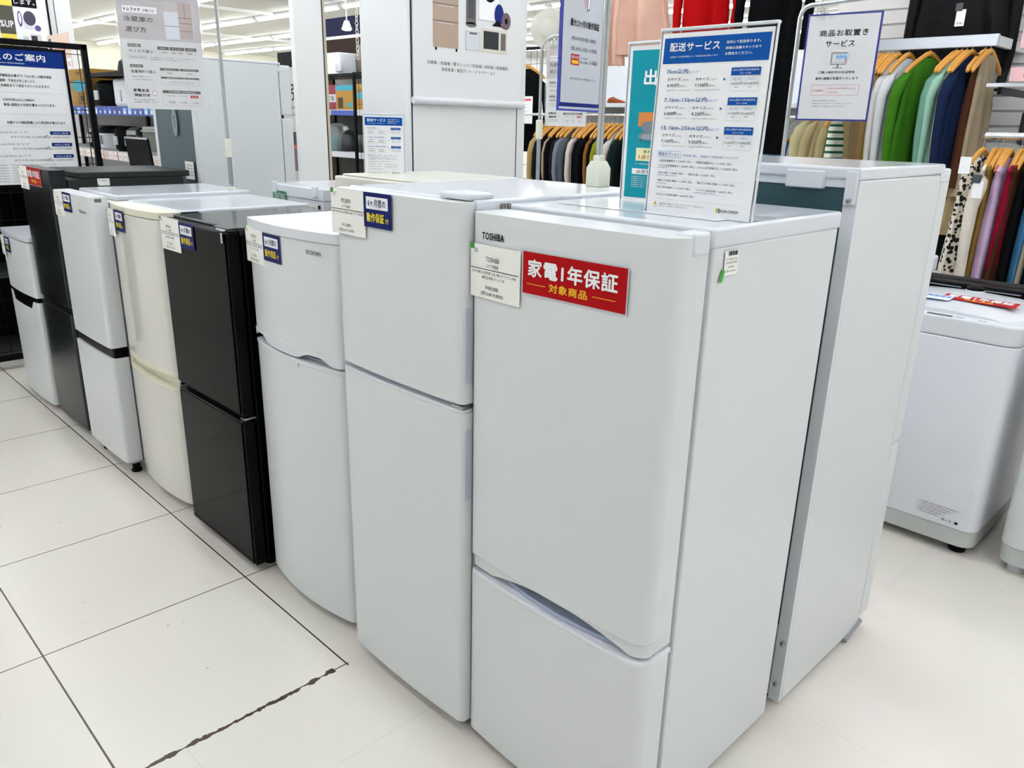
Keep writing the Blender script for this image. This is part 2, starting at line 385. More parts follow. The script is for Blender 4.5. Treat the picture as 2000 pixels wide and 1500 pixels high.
# side price sticker
pr = Print((W+.0012, .150, 1.195), R(90), .045, .042)
pr.rect(0, 0, 1, 1, paper2, 0)
for k, (a, bb) in enumerate([(.25, .3), (.34, .42), (.45, .48), (.52, .6), (.63, .66), (.7, .8), (.84, .88)]): pr.rect(a, .8, bb, .98, ink, 2)
pr.text('2ドア冷蔵庫 TOSHIBA', .1, .62, .9, .7, ink, 2); pr.text('GR-S15BS 2022年製', .1, .48, .9, .57, ink, 2); pr.text('¥18,000', .3, .3, .7, .38, ink, 2); pr.text('(税込¥19,800)', .15, .12, .85, .22, ink, 2)
pr.poly([(-.3, -.2), (-.05, -.25), (.1, .2), (-.12, .3)], green, 1)
pr.build('side_sticker', t)
feet(t, W, .58, .14)

# --- second white fridge
W = .449
t = thing('refrigerator', 'white two door refrigerator with flat doors directly left of the largest white one', 'refrigerator', (-.934, -.016, 0))
body(t, W, .60, 1.262, .045)
q = MB(); q.box(0, .043, 1.26, W, .606, 1.287); q.build('top_panel', lidw, t, .006, seg=3)
g = front(W, 0, .008, .008, .014)
q = MB(); slab(q, 0, W, .866, 1.284, g, .038); q.build('upper_door', white, t, .004, seg=3)
q = MB(); slab(q, 0, W, .045, .846, g, .038); q.build('lower_door', white, t, .003, seg=3)
q = MB(); slab(q, .002, W-.002, .846, .853, lambda x: g(x)+.001, .038); q.build('door_edge_trim', white2, t, .002)
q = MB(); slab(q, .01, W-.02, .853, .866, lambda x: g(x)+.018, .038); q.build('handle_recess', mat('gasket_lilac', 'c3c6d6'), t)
for z0, z1 in ((.909, 1.078), (.638, .813)):
    q = MB(); pts = []
    q.M = Matrix(((0, 0, 1, W-.0005), (1, 0, 0, 0), (0, 1, 0, 0), (0, 0, 0, 1)))
    q.rbox(.014, z0, 0, .036, z1, .0012, .008); q.rbox(.0165, z0+.003, .0012, .0345, z1-.003, .0018, .006, 1)
    q.build('side_grip', [white2, mat('gasket_lilac', 'c3c6d6')], t)
q = MB(); q.box(W-.10, .03, 1.286, W-.01, .10, 1.299); q.build('hinge_cover', white2, t, .004)
q = MB(); q.box(W-.04, .01, .853, W-.004, .045, .862); q.build('hinge', steel, t, .001)
inset(t, W, .036, .046, .06, 1.25, mat('gasket_lilac', 'c3c6d6'))
price(t, -.008, -.0005, 1.181, R(-1), 'MITSUBISHI', ['MR-P15EF-KK 2019年製 146L ｸﾘｰﾆﾝｸﾞ済 有'], ['¥16,000', '¥17,600'], .14, .102)
six(t, .129, -.004, 1.208, 0)
pr = Print((W+.0015, .10, 1.25), R(90), .04, .03); pr.rect(0, 0, 1, 1, paper2, 0)
for a in (.1, .2, .28, .4, .5, .62, .7, .82): pr.rect(a, .5, a+.05, .95, ink, 2)
pr.text('2ドア冷蔵庫', .1, .2, .8, .4, ink, 2); pr.build('side_sticker', t)
feet(t, W, .6, .06, .045, mat('grey_foot', '9a9ba3', .5))

# --- third, domed lid, scooped handle
W = .468
t = thing('refrigerator', 'white refrigerator with rounded overhanging lid and wavy handle beside the black one', 'refrigerator', (-1.474, .018, 0))
body(t, W, .50, 1.13, .058)
g = front(W, -.012, .030, .010, .016)
q = MB(); slab(q, 0, W, .842, 1.136, g, .055); q.build('upper_door', white, t, .003, seg=3)
q = MB(); slab(q, -.003, W+.003, 1.137, 1.162, lambda x: g(min(max(x, 0), W))-.004, .505); q.build('lid', white2, t, .011, seg=4)
wave = lambda x: .812+.020*math.exp(-((x-.055)/.05)**4)+.018*math.exp(-((x-.36)/.055)**4)
q = MB(); slab(q, 0, W, wave, .843, lambda x: g(x)-.003, .055, 60); q.build('handle_band', white2, t, .002)
q = MB(); slab(q, 0, W, .795, .806, lambda x: g(x)-.002, .055); q.build('door_edge_trim', white2, t, .003)
q = MB(); slab(q, .16, .29, .785, .797, lambda x: g(x)-.003, .02); q.build('maker_tab', white2, t, .001)
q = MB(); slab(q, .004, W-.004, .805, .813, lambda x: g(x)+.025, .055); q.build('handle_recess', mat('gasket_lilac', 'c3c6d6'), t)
q = MB(); slab(q, 0, W, .035, .795, g, .055); q.build('lower_door', white, t, .004, seg=3)
price(t, .003, .007, 1.039, R(-6), 'IRIS OHYAMA', ['IRSD-9B-W 2021年製 93L 庫内傷有', 'ｸﾘｰﾆﾝｸﾞ済'], ['¥12,000', '¥13,200'], .13, .102)
six(t, .134, -.009, 1.059, R(-3), .105, .075)
pr = Print((.360, -.0088, 1.104), R(4), .065, .011); pr.text('IRIS OHYAMA', 0, 0, 1, 1, ink, 0, .02); pr.build('maker_lettering', t)
feet(t, W, .5, .08)

# --- black glass fridge
W = .470
t = thing('refrigerator', 'glossy black two door refrigerator in the middle of the front row', 'refrigerator', (-1.967, -.025, 0))
body(t, W, .52, 1.105, .05, m=blacks)
q = MB(); q.box(0, .045, 1.104, W, .525, 1.124); q.build('top_panel', mat('black_gloss_top', '1c1f20', .12), t, .004)
for nm, z0, z1 in (('upper_door', .556, 1.116), ('lower_door', .03, .534)):
    q = MB(); slab(q, 0, W, z0, z1, lambda x: .006, .042, 4); d = q.build(nm, blacks, t, .003)
    q = MB(); slab(q, .002, W-.012, z0+.004, z1-.004, lambda x: .002, .008, 4); q.build('glass_panel', blackgl, d, .001)
q = MB(); slab(q, .004, W-.004, .534, .5375, lambda x: .001, .03, 4); q.build('handle_trim', greym, t, .001)
q = MB(); slab(q, .01, W-.01, .537, .556, lambda x: .024, .045, 4); q.build('handle_recess', blackp, t)
q = MB(); q.box(W-.10, .012, 1.116, W-.004, .075, 1.128); q.box(W-.07, .004, 1.1165, W-.02, .03, 1.124, 1); q.build('hinge_cover', [mat('black_gloss_top', '2c2f30'), mat('silver_grey', 'b5bcc2', .2, metal=.6)], t, .003)
q = MB(); q.box(W-.03, .01, .539, W-.004, .05, .545); q.build('hinge', steel, t, .001)
pr = Print((W-.030, .0004, 1.085), 0, .013, .03); pr.rect(0, 0, 1, 1, mat('silver_grey', 'b5bcc2'), 1); pr.build('maker_badge', t)
price(t, .004, .0005, 1.018, 0, 'haier', ['JR-NF148B 2019年製 148L 扉に傷有 へこみ有', '庫内変色有 清掃済'], ['¥11,000', '¥12,100'])
six(t, .151, -.0005, 1.040, 0, .106, .078)
feet(t, W, .52, .08)

# --- cream fridge
W = .462
t = thing('refrigerator', 'cream coloured two door refrigerator with curved cream handle left of the black one', 'refrigerator', (-2.494, -.022, 0))
body(t, W, .56, 1.10, .065)
q = MB(); q.box(.0, .09, 1.10, W, .585, 1.127); q.build('top_panel', lidw, t, .006, seg=3)
g = front(W, 0, .022, .02, .035)
q = MB(); slab(q, 0, W, .56, 1.096, g, .062); q.build('upper_door', creamdoor, t, .004, seg=3)
q = MB(); slab(q, 0, W, 1.098, 1.122, g, .16); q.build('lid_front', cream, t, .006, seg=3)
sc1 = lambda x: .548-.014*math.sin(math.pi*min(max(x/W, 0), 1))
q = MB(); slab(q, 0, W, .541, .562, lambda x: g(x)-.001, .062); q.build('door_edge_trim', cream, t, .003)
q = MB(); slab(q, 0, W, .493, .503, lambda x: g(x)-.002, .062); slab(q, .03, W-.02, .503, .541, lambda x: g(x)+.012+.012*math.sin(math.pi*x/W), .062); slab(q, 0, .03, .5, .530, g, .06, 6); q.build('handle', cream, t, .004, seg=3)
q = MB(); q.box(W-.035, .035, .515, W-.004, .068, .541); q.box(W-.03, .03, .522, W-.006, .05, .534, 1); q.build('hinge', [blackp, white2], t, .001)
q = MB(); slab(q, 0, W, .04, .493, g, .062); q.build('lower_door', creamdoor, t, .004, seg=3)
price(t, -.004, .012, 1.004, R(-8), 'SHARP', ['SJ-D14 2015年製 137L ｸﾘｰﾆﾝｸﾞ済'], ['¥9,000', '¥9,900'], .108, .10)
six(t, .100, .0015, 1.030, R(-3), .100, .076)
feet(t, W, .56, .08)

# --- white fridge with black handle band
W = .434
t = thing('refrigerator', 'tall white two door refrigerator with a black handle band standing left of the cream one', 'refrigerator', (-2.964, -.060, 0))
body(t, W, .62, 1.118, .075, .04)
q = MB(); q.box(0, .10, 1.118, W, .64, 1.14); q.build('top_panel', lidw, t, .006, seg=3)
g = front(W, 0, .004, .01, .014)
q = MB(); slab(q, 0, W, .553, 1.137, g, .068); q.build('upper_door', white, t, .004, seg=3)
q = MB(); slab(q, .002, W-.002, .512, .552, lambda x: g(x)+.010, .068); q.build('handle_band', blacks, t, .004)
q = MB(); slab(q, 0, W, .062, .511, g, .068); q.build('lower_door', white, t, .004, seg=3)
q = MB(); q.box(W-.045, .02, 1.118, W+.0008, .045, 1.131); q.build('hinge_window', greyi, t, .001)
q = MB(); q.box(W-.05, .018, .053, W-.003, .085, .061); q.build('hinge', steel, t, .001)
price(t, .008, .0005, 1.037, 0, 'Hisense', ['HR-B1201 2018年製 120L 使用感有', 'ｸﾘｰﾆﾝｸﾞ済'], ['¥9,000', '¥9,900'], .118, .10)
six(t, .124, -.0005, 1.062, 0, .103, .075)
pr = Print((.312, .0005, 1.072), 0, .068, .012); pr.text('Hisense', 0, 0, 1, 1, greyi, 0, .02); pr.build('maker_lettering', t)
feet(t, W, .62, .055, .052, blackp)

# --- dark metallic fridge
W = .446
t = thing('refrigerator', 'dark grey metallic two door refrigerator between two white ones in the front row', 'refrigerator', (-3.528, -.036, 0))
body(t, W, .57, 1.165, .072, .03, greytop)
q = MB(); q.box(0, .12, 1.165, W, .60, 1.192); q.build('top_panel', greytop, t, .005)
g = front(W, 0, .006, .008, .012)
q = MB(); slab(q, 0, W, .612, 1.203, g, .068); q.build('upper_door', greym, t, .004, seg=3)
q = MB(); slab(q, .002, W-.002, .585, .611, lambda x: g(x)+.010, .068); q.build('handle_band', blacks, t, .004)
q = MB(); slab(q, 0, W, .035, .584, g, .068); q.build('lower_door', greym, t, .004, seg=3)
price(t, .01, .0005, 1.104, 0, 'Haier', ['JR-NF173 2022年製 173L 扉傷有'], ['¥19,000', '¥20,900'], .13, .10)
year(t, .142, -.0005, 1.129, 0, .20, .076)
pr = Print((W+.0015, .19, 1.135), R(90), .05, .03); pr.rect(0, 0, 1, 1, paper2, 0); pr.text('2ドア冷蔵庫 Haier', .1, .6, .9, .85, ink, 2); pr.rect(-.05, 0, .1, .2, green, 2); pr.build('side_sticker', t)
q = MB(); q.lathe([(.02, 0), (.022, .01), (.014, .014), (.014, .03)], W-.02, .04, 14); q.build('foot', steel, t)
feet(t, W, .57, .09)

# --- small white fridge at the far end
W = .475
t = thing('refrigerator', 'short white refrigerator with a black trapezoid grip at the far left end', 'refrigerator', (-4.035, -.053, 0))
body(t, W, .54, .842, .07)
g = front(W, 0, .012, .012, .016)
q = MB(); slab(q, 0, W, .848, .872, lambda x: g(x)-.002, .55); q.build('lid', lidw, t, .007, seg=3)
q = MB(); slab(q, 0, W, .578, .843, g, .065); q.build('upper_door', white, t, .004, seg=3)
def grip(x):
    a = abs(x-.235); return .556 if a > .185 else (.516 if a < .15 else .556-.040*(.185-a)/.035)
q = MB(); slab(q, .004, W-.004, grip, .577, lambda x: g(x)+.003, .065, 60); q.build('handle_band', blacks, t, .001)
q = MB(); slab(q, 0, W, .032, lambda x: grip(x)-.001, g, .065, 60); q.build('lower_door', white, t, .002)
pr = Print((.36, .0055, .808), R(4), .075, .012); pr.text('Hisense', 0, 0, 1, 1, greyi, 0, .02); pr.build('maker_lettering', t)
price(t, .0, .006, .74, R(-5), 'Hisense', ['HR-B95A 2017年製 93L'], ['¥8,000', '¥8,800'], .105, .10)
six(t, .10, .0015, .765, R(-3), .10, .076)
feet(t, W, .54, .08)

# ------------------------------------------------------------ back row, seen from behind
def back_fridge(name, label, x0, x1, y0, y1, H, split, backm, top=lidw, side=white, frame=white2, z0=.02, tt=.05):
    w_ = x1-x0; d = y1-y0
    t = thing(name, label, 'refrigerator', (x0, y0, 0))
    q = MB(); q.box(0, .012, z0, w_, d-.085, H-tt); q.build('body', side, t, .004)
    q = MB(); q.box(.03, .004, .24, w_-.03, .013, H-tt-.01); q.build('back_panel', backm, t)
    q = MB(); q.box(0, 0, z0, .03, .013, H-tt); q.box(w_-.03, 0, z0, w_, .013, H-tt); q.box(.03, 0, H-tt-.016, w_-.03, .013, H-tt); q.build('back_frame', frame, t, .001)
    q = MB(); q.box(.04, .005, z0+.02, w_-.04, .02, .235); q.build('compressor_recess', blackp, t)
    q = MB(); q.box(-.001, -.004, H-tt, w_+.001, d-.07, H); q.build('top_panel', top, t, .006, seg=3)
    q = MB(); q.box(0, d-.08, split+.008, w_, d-.02, H-.012); q.build('upper_door', side, t, .006, seg=3)
    q = MB(); q.box(0, d-.08, z0+.03, w_, d-.02, split-.008); q.build('lower_door', side, t, .006, seg=3)
    q = MB(); q.box(w_-.04, d-.1, H-.045, w_+.002, d-.03, H-.022); q.build('hinge_cover', frame, t, .003)
    feet(t, w_, d, .05)
    return t
t = back_fridge('refrigerator', 'big white refrigerator with blue grey back panel, turned away right behind the largest white one', -.56, 0, .658, 1.235, 1.362, .605, teal, tt=.026)
q = MB(); q.box(.40, -.012, 1.315, .485, .006, 1.352); q.build('latch_block', white2, t, .003)
q = MB(); q.box(.531, -.007, 1.285, .556, .002, 1.355); q.build('corner_clip', white2, t, .003)
def screw(x, z):
    q = MB(); q.M = Matrix.Translation((x, -.0075, z)) @ Matrix.Rotation(R(90), 4, 'X'); q.lathe([(.006, -.003), (.006, .001), (.003, .003)], 0, 0, 14); q.build('screw', steel, t)
screw(.544, 1.296); screw(.55, .20); screw(.547, .075)
q = MB(); q.tube([(.561, .40, .012), (.561, .50, .035)], .008, 8); q.build('front_leveller', mat('grey_foot', '9a9ba3'), t)
t = back_fridge('refrigerator', 'very tall white refrigerator with blue grey back and pale side behind the chrome pole', -3.69, -3.19, .66, 1.20, 1.70, 1.44, greyteal, tt=.012)
pr = Print((.245, -.0, 1.335), 0, .06, .14); pr.ell(.5, .5, .5, .5, mat('moulded_oval', '8b979c', .4), 14); pr.text('S', .3, .3, .7, .7, greyi, 16); pr.build('moulded_mark', t)
pr = Print((.35, -.0005, 1.135), 0, .10, .085, 0); pr.rect(0, 0, 1, 1, paper2, 14)
for k in range(4): pr.text('2ドア冷蔵庫 360L 2018年製', .1, .74-.18*k, .9, .84-.18*k, greyi, 16)
pr.build('price_label', t)
t = back_fridge('refrigerator', 'low white refrigerator turned away with a green lettered sticker on its grey back', -2.49, -2.075, .66, 1.20, 1.172, .5, greyteal)
pr = Print((.02, .0, 1.098), 0, .11, .045); pr.rect(0, 0, 1, 1, mat('sticker_green', '16774a', .5), 16); pr.text('DENTING', .1, .2, .92, .8, wh, 18); pr.build('green_sticker', t)
pr = Print((.29, .0, 1.08), 0, .085, .032); pr.rect(0, 0, 1, 1, paper2, 16); pr.text('100V 50/60Hz', .08, .3, .9, .6, greyi, 18); pr.build('rating_label', t)
for xx in (.02, .34):
    q = MB(); q.box(xx, -.01, 1.135, xx+.035, 0, 1.18); q.build('latch_block', white2, t, .003)
t = back_fridge('refrigerator', 'cream topped refrigerator turned away, standing behind the second white one', -2.02, -1.50, .68, 1.24, 1.228, .5, greyteal, mat('ivory_lid', 'dddbd0', .25), white)
q = MB(); q.box(.02, .02, 1.2285, .50, .50, 1.236); q.build('top_inlay', mat('ivory_lid', 'dddbd0'), t, .003)
t = back_fridge('refrigerator', 'white refrigerator turned away behind the second white one, right of the cream topped one', -1.47, -1.02, .68, 1.26, 1.20, .5, greyteal)

# ------------------------------------------------------------ washing machines on the right
def washer(label, x0, y0, w_, d, H, mirror=False):
    t = thing('washing_machine', label, 'washing machine', (x0, y0, 0))
    q = MB(); q.rbox(0, 0, .10, w_, d, H-.09, .05, n=8); q.build('body', bluew if not mirror else white, t, .003)
    q = MB(); q.rbox(.004, .004, .035, w_-.004, d-.004, .10, .05, n=8); q.build('base', mat('base_grey', 'c6c8c6', .5), t, .004)
    q = MB(); q.rbox(0, 0, H-.089, w_, d, H-.02, .05, n=8); q.build('top_frame', white2, t, .008, seg=3)
    for x in (.06, w_-.06):
        for y in (.06, d-.06):
            q = MB(); q.lathe([(.028, 0), (.03, .02), (.022, .036)], x, y, 16); q.build('foot', rubber if not mirror else white2, t)
    return t
t = washer('white top loading washing machine with sloping lid and black rear console at the right', -.43, 1.855, .535, .56, .865)
q = MB()
rs = []
for k in range(13):
    a = k/12; y = .055+a*.36; zc = .842+.018*math.sin(a*math.pi*.55)
    rs.append([(.03, y, zc-.004), (.12, y, zc+.010), (.27, y, zc+.016), (.42, y, zc+.010), (.505, y, zc-.004), (.505, y, .84), (.03, y, .84)])
q.rings(rs); q.build('lid', lidw, t, .002)
q = MB(); q.rbox(.02, .425, .845, .515, .55, .893, .03); q.build('console', blackp, t, .008, seg=3)
q = MB(); q.tube([(.02, .43, .90), (.10, .425, .912), (.45, .425, .912), (.515, .43, .90)], .008); q.build('glass_lid_edge', mat('dark_glass_edge', '2a2a2a', .1), t)
q = MB(); q.box(.06, .412, .879, .22, .424, .882); q.box(.30, .412, .879, .42, .424, .882); q.build('console_trim', steel, t)
q = MB(); q.lathe([(.03, .876), (.03, .886), (.022, .892)], .27, .415, 20); q.lathe([(.034, .872), (.034, .878)], .27, .415, 20, 1); q.build('dial', [blackp, white2], t)
q = MB()
for x in (.06, .14, .20, .26, .33, .40): q.box(x, .012, .8455, x+.025, .022, .8465)
q.box(.24, .006, .8455, .32, .02, .847, 1); q.build('buttons', [lgrey, mat('display_dark', '4a4e5e', .2)], t)
# stickers lying on the lid, slightly rotated
def flatprint(name, label, x, y, z, rz, w_, h_, fn):
    pr = Print((0, 0, 0), 0, w_, h_); fn(pr); o = pr.build(name, t)
    o.location = (x, y, z); o.rotation_euler = (R(-86), 0, rz); o['label'] = label
def redst(pr):
    pr.rect(0, 0, 1, 1, red, 0); pr.text('家電1年保証', .06, .43, .94, .9, wh, 2, .03); pr.text('対象商品', .3, .1, .7, .36, yel2, 2, .02)
def blst(pr):
    pr.rect(0, 0, 1, 1, palebl, 0); pr.rect(.02, .04, .98, .96, wh, 1); pr.rect(.06, .5, .94, .88, mat('sticker_blue', '2f86d6', .4), 2); pr.text('補助金対象', .1, .55, .9, .82, wh, 3); pr.text('お得な商品です', .1, .15, .9, .38, palebl, 3)
pr = Print((.22, .19, .8712), 0, .238, .077, R(86)); redst(pr); pr.build('warranty_label', t)['label'] = 'red one year warranty label'
pr = Print((.13, .15, .8705), 0, .13, .07, R(86)); blst(pr); pr.build('blue_label', t)['label'] = 'blue and white label'
pr = Print((.33, -.0008, .118), 0, .15, .055)
for k in range(5): pr.text('この洗濯機は縦型全自動洗濯乾燥機です', .0, .86-.17*k, .96-.1*k, .96-.17*k, greyi, 0)
pr.text('使い方', .6, .02, .83, .2, ink, 1); pr.ell(.93, .1, .04, .09, ink, 1); pr.build('care_label', t)
pr = Print((.5355, .30, .72), R(90), .05, .05); pr.rect(0, .0, .4, 1, green, 0); pr.rect(.4, 0, 1, 1, paper2, 0); pr.build('side_sticker', t)
t = washer('white washing machine with a round corner cut off by the right edge of the picture', .175, 1.86, .56, .58, .92, True)
q = MB(); q.rbox(.03, .03, .90, .53, .55, .93, .04); q.build('lid', lidw, t, .006)
t = washer('pale grey washing machine just visible behind the tall turned away refrigerator', -1.11, 2.55, .56, .56, .90, True)
q = MB(); q.rbox(.02, .05, .88, .48, .54, .925, .03); q.build('lid', white2, t, .006)
pr = None

# ------------------------------------------------------------ sign stands on the nearest fridge
OPT = [('・縦型洗濯機取付 + 2,200円', '(税込)', '・縦型洗濯機 外し + 1,100円', '(税込)', .294, .308, .408, .443, .784),
       ('・ドラム式洗濯機取付 + 5,000円', '(税込)', '・ドラム式洗濯機 外し + 2,200円', '(税込)', .266, .281, .441, .46, .84),
       ('・組立作業 + 2,200円', '(税込)', '・解体作業 + 2,200円', '(税込)', .225, .239, .344, .379, .647),
       ('・階段上げ作業(1階毎) + 1,100円', '(税込)', '・階段下げ作業(1階毎) + 1,100円', '(税込)', .18, .195, .438, .472, .836),
       ('・回収作業(容量無し) + 2,200円', '(税込)', '・リサイクル回収作業 + 4,400円', '(税込)', .141, .155, .425, .466, .822),
       ('・550L以上冷蔵庫運搬 + 8,800円', '(税込)', None, None, .1, .114, .468, 0, 0)]
def delivery(pr, full=True):
    pr.rect(0, 0, 1, 1, paper, 0); pr.rect(.02, .838, .98, .975, blue, 1)
    pr.text('配送サービス', .083, .903, .548, .948, wh, 3, .02)
    pr.text('※店舗からの配送距離によって配送料金が異なります', .087, .869, .54, .878, wh)
    pr.text('有料にて配送承ります。', .606, .929, .9, .944, wh, 3, .01); pr.text('詳細は店舗スタッフまで', .604, .900, .909, .914, wh, 3, .01); pr.text('お問合せください。', .604, .871, .84, .886, wh, 3, .01)
    for k, (a, b2, c, d, e, f) in enumerate((('7km以内', .28, '4,950円', '7,150円', '8,250円', '10,450円'), ('7.1km-15km以内', .485, '6,000円', '8,250円', '10,450円', '12,650円'), ('15.1km-25km以内', .526, '7,150円', '9,350円', '12,650円', '14,850円'))):
        o = -.1537*k
        pr.text(a, .075, .782+o, b2, .809+o, blueb, 3, .015); pr.text('のエリア', b2+.008, .783+o, b2+.1, .796+o, blueb)
        pr.text('小サイズ', .088, .745+o, .217, .762+o, ink, 3, .01); pr.text('(1点)※', .22, .744+o, .288, .754+o, greyi)
        pr.text('大サイズ', .358, .743+o, .485, .76+o, ink, 3, .01); pr.text('(1点)※', .49, .743+o, .557, .753+o, greyi)
        pr.text(c, .088, .709+o, .205, .729+o, ink, 3, .01); pr.text('(税込)', .212, .709+o, .272, .722+o, greyi)
        pr.text(d, .358, .708+o, .477, .729+o, ink, 3, .01); pr.text('(税込)', .483, .709+o, .545, .722+o, greyi)
        pr.text('※100kg未満 エアコン等も含むその他', .087, .689+o, .309, .697+o, greyi); pr.text('※100kg以上 大型で持ち運びができないもの', .36, .689+o, .595, .697+o, ink)
        pr.rect(.333, .69+o, .3345, .765+o, lgrey, 2)
        pr.poly([(.614, .739+o), (.638, .7475+o), (.614, .756+o)], blueb, 2)
        pr.rect(.677, .766+o, .93, .806+o, blue, 2); pr.text('2点以上配送する時の配送料金', .69, .788+o, .915, .799+o, wh); pr.text('(全サイズ共通)', .755, .772+o, .85, .78+o, wh)
        pr.frame(.677, .685+o, .928, .767+o, lgrey, .002); pr.rect(.8, .687+o, .8015, .765+o, lgrey, 2)
        pr.frame(.695, .741+o, .781, .757+o, palebl, .002); pr.text('2点〜4点', .705, .744+o, .771, .753+o, blueb); pr.frame(.817, .741+o, .908, .757+o, palebl, .002); pr.text('5点以上', .83, .744+o, .895, .753+o, blueb)
        pr.text(e, .694, .716+o, .79, .731+o, ink); pr.text(f, .807, .716+o, .918, .731+o, ink)
        pr.text('(税込)', .722, .702+o, .758, .71+o, ink); pr.text('(税込)', .838, .702+o, .874, .71+o, ink)
    pr.frame(.058, .321, .296, .358, palebl, .004); pr.text('配送オプション', .075, .33, .283, .349, blueb, 3, .01)
    pr.text('下記作業に関し、1商品あたり別途料金をいただきます。', .314, .329, .842, .343, blueb)
    for a, a2, b2, b3, z0, z1, x1, x2, x3 in OPT:
        pr.text(a, .076, z0, x1-.06, z1, ink); pr.text(a2, x1-.045, z0, x1, z1, ink)
        if b2: pr.text(b2, x2, z0, x3-.06, z1, ink); pr.text(b3, x3-.045, z0, x3, z1, ink)
    for z0, x0, x1 in ((.258, .076, .19), (.214, .076, .29), (.169, .076, .19), (.13, .466, .68)): pr.text('※設置の状況確認が必要です', x0, z0, x1, z0+.007, blueb)
    for z0 in (.318, .248, .205, .165, .125): pr.rect(.07, z0, .93, z0+.0006, lgrey, 2)
    pr.rect(.055, .0805, .929, .0815, lgrey, 2)
    pr.poly([(.067, .044), (.105, .044), (.086, .066)], mat('warn_yellow', 'd8c828', .5), 2); pr.text('!', .083, .047, .089, .06, ink)
    pr.text('ご注意', .07, .03, .103, .038, greyi)
    pr.text('※配送距離・配送料については、お近くのスタッフにご確認ください。', .13, .05, .58, .059, greyi); pr.text('※悪路として 追加料金までのお届けになります', .13, .036, .42, .045, greyi)
    pr.poly([(.688, .03), (.708, .034), (.708, .058), (.688, .054)], yel, 2); pr.poly([(.71, .034), (.728, .03), (.728, .054), (.71, .058)], mat('print_steel', '5b7da8'), 2); pr.text('T', .692, .037, .704, .05, ink)
    pr.text('トレジャーファクトリー', .734, .033, .9, .054, ink, 3, .03)
def acrylic_stand(name, label, loc, yaw, tilt, W, H, prints, base=.09):
    t = thing(name, label, 'sign', loc, yaw)
    q = MB(); q.M = Matrix.Rotation(-tilt, 4, 'X')
    q.box(-.004, -.0012, 0, W+.004, -.0003, H+.006); q.box(-.004, .001, 0, W+.004, .0019, H+.006)
    q.build('sleeve', acryl, t)
    q = MB(); q.M = Matrix.Rotation(-tilt, 4, 'X'); q.box(-.006, -.004, H+.004, W+.006, .005, H+.009); q.build('top_edge', mat('bright_edge', 'e8ecf0', .08, metal=.5), t, .001)
    for xx in (W+.003, -.005):
        q = MB(); q.M = Matrix.Rotation(-tilt, 4, 'X'); q.box(xx, -.002, 0, xx+.002, .003, H+.004); q.build('side_edge', mat('bright_edge', 'e8ecf0'), t)
    q = MB(); q.box(-.004, .0, .0005, W+.004, base, .003); q.build('foot_plate', acryl, t)
    q = MB(); q.M = Matrix.Rotation(-tilt, 4, 'X'); q.box(0, -.0002, 0.004, W, .0008, H); q.build('paper', paper, t)
    pr = Print((0, -.0014, .0), 0, W, H, tilt); prints(pr); pr.build('printed_face', t)
    return t
acrylic_stand('sign_stand', 'white and blue delivery price sign in a clear acrylic stand on the largest white refrigerator', (-.225, .232, 1.2795), R(-.5), R(2.3), .219, .312, delivery)
def tealsign(pr):
    pr.rect(0, 0, 1, 1, paper, 0); pr.rect(.035, .02, .965, .972, tealp, 1)
    pr.text('出張買取', .2, .755, .93, .85, wh, 3, .03); pr.text('張', .38, .60, .56, .735, wh, 3, .03)
    pr.rect(.16, .49, .56, .582, orange, 2); pr.frame(.36, .535, .50, .56, mat('print_brown', '8a5526'), .005, 3)
    pr.ell(.30, .49, .10, .035, chairg, 3); pr.ell(.29, .43, .115, .03, chairg, 4); pr.ell(.29, .425, .085, .018, mat('print_seat', '98a2a8'), 5)
    pr.rect(.19, .385, .2, .43, greyi, 2); pr.rect(.385, .385, .395, .43, greyi, 2)
    pr.rect(.157, .267, .95, .352, mat('print_pale_yellow', 'ece9b4'), 2); pr.text('家具・家電など', .25, .32, .6, .338, ink); pr.text('3点からご相談ください', .19, .28, .9, .308, mat('print_deep_orange', 'cf6a2e'), 3, .01)
    pr.text('※一部対象外の商品もございます', .16, .242, .6, .252, wh); pr.rect(.12, .177, .88, .215, wh, 2); pr.text('出張買取の流れ', .18, .183, .6, .208, ink, 3)
    for k in range(6): pr.text('お電話またはメールにてお申込みいただき、スタッフがお伺いします', .12, .157-.0135*k, .86, .165-.0135*k, wh)
acrylic_stand('sign_stand', 'teal pickup service sign with orange cabinet picture standing behind the delivery price sign', (-.414, .396, 1.2795), 0, 0, .21, .312, tealsign)
# small copy on the cream topped fridge
t = acrylic_stand('sign_stand', 'small narrow delivery price sign in front of the gap between the pillars', (-1.99, .80, 1.2285), R(50), 0, .15, .222, delivery)

# loose black panel leaning on the dark fridge
o = MB(); o.M = Matrix.Translation((-4.20, .70, 0)) ; o.add([(-.05, 0, 1.303), (.28, 0, 1.312), (.38, 0, .9), (.05, 0, .9), (-.05, .012, 1.303), (.28, .012, 1.312), (.38, .012, .9), (.05, .012, .9)], [(0, 1, 2, 3), (7, 6, 5, 4), (0, 4, 5, 1), (1, 5, 6, 2), (2, 6, 7, 3), (3, 7, 4, 0)])
t = thing('notice_board', 'slanted black board with pale top edge standing behind the dark grey refrigerator', 'board', (0, 0, 0))
o.build('board', blackp, t)
q = MB(); q.box(-4.25, .698, 1.303, -3.92, .714, 1.312); q.build('edge', lgrey, t)
q = MB(); q.box(-4.06, .712, 0, -4.02, .74, 1.25); q.box(-4.2, .6, 0, -3.9, .85, .02); q.build('post', blackp, t)

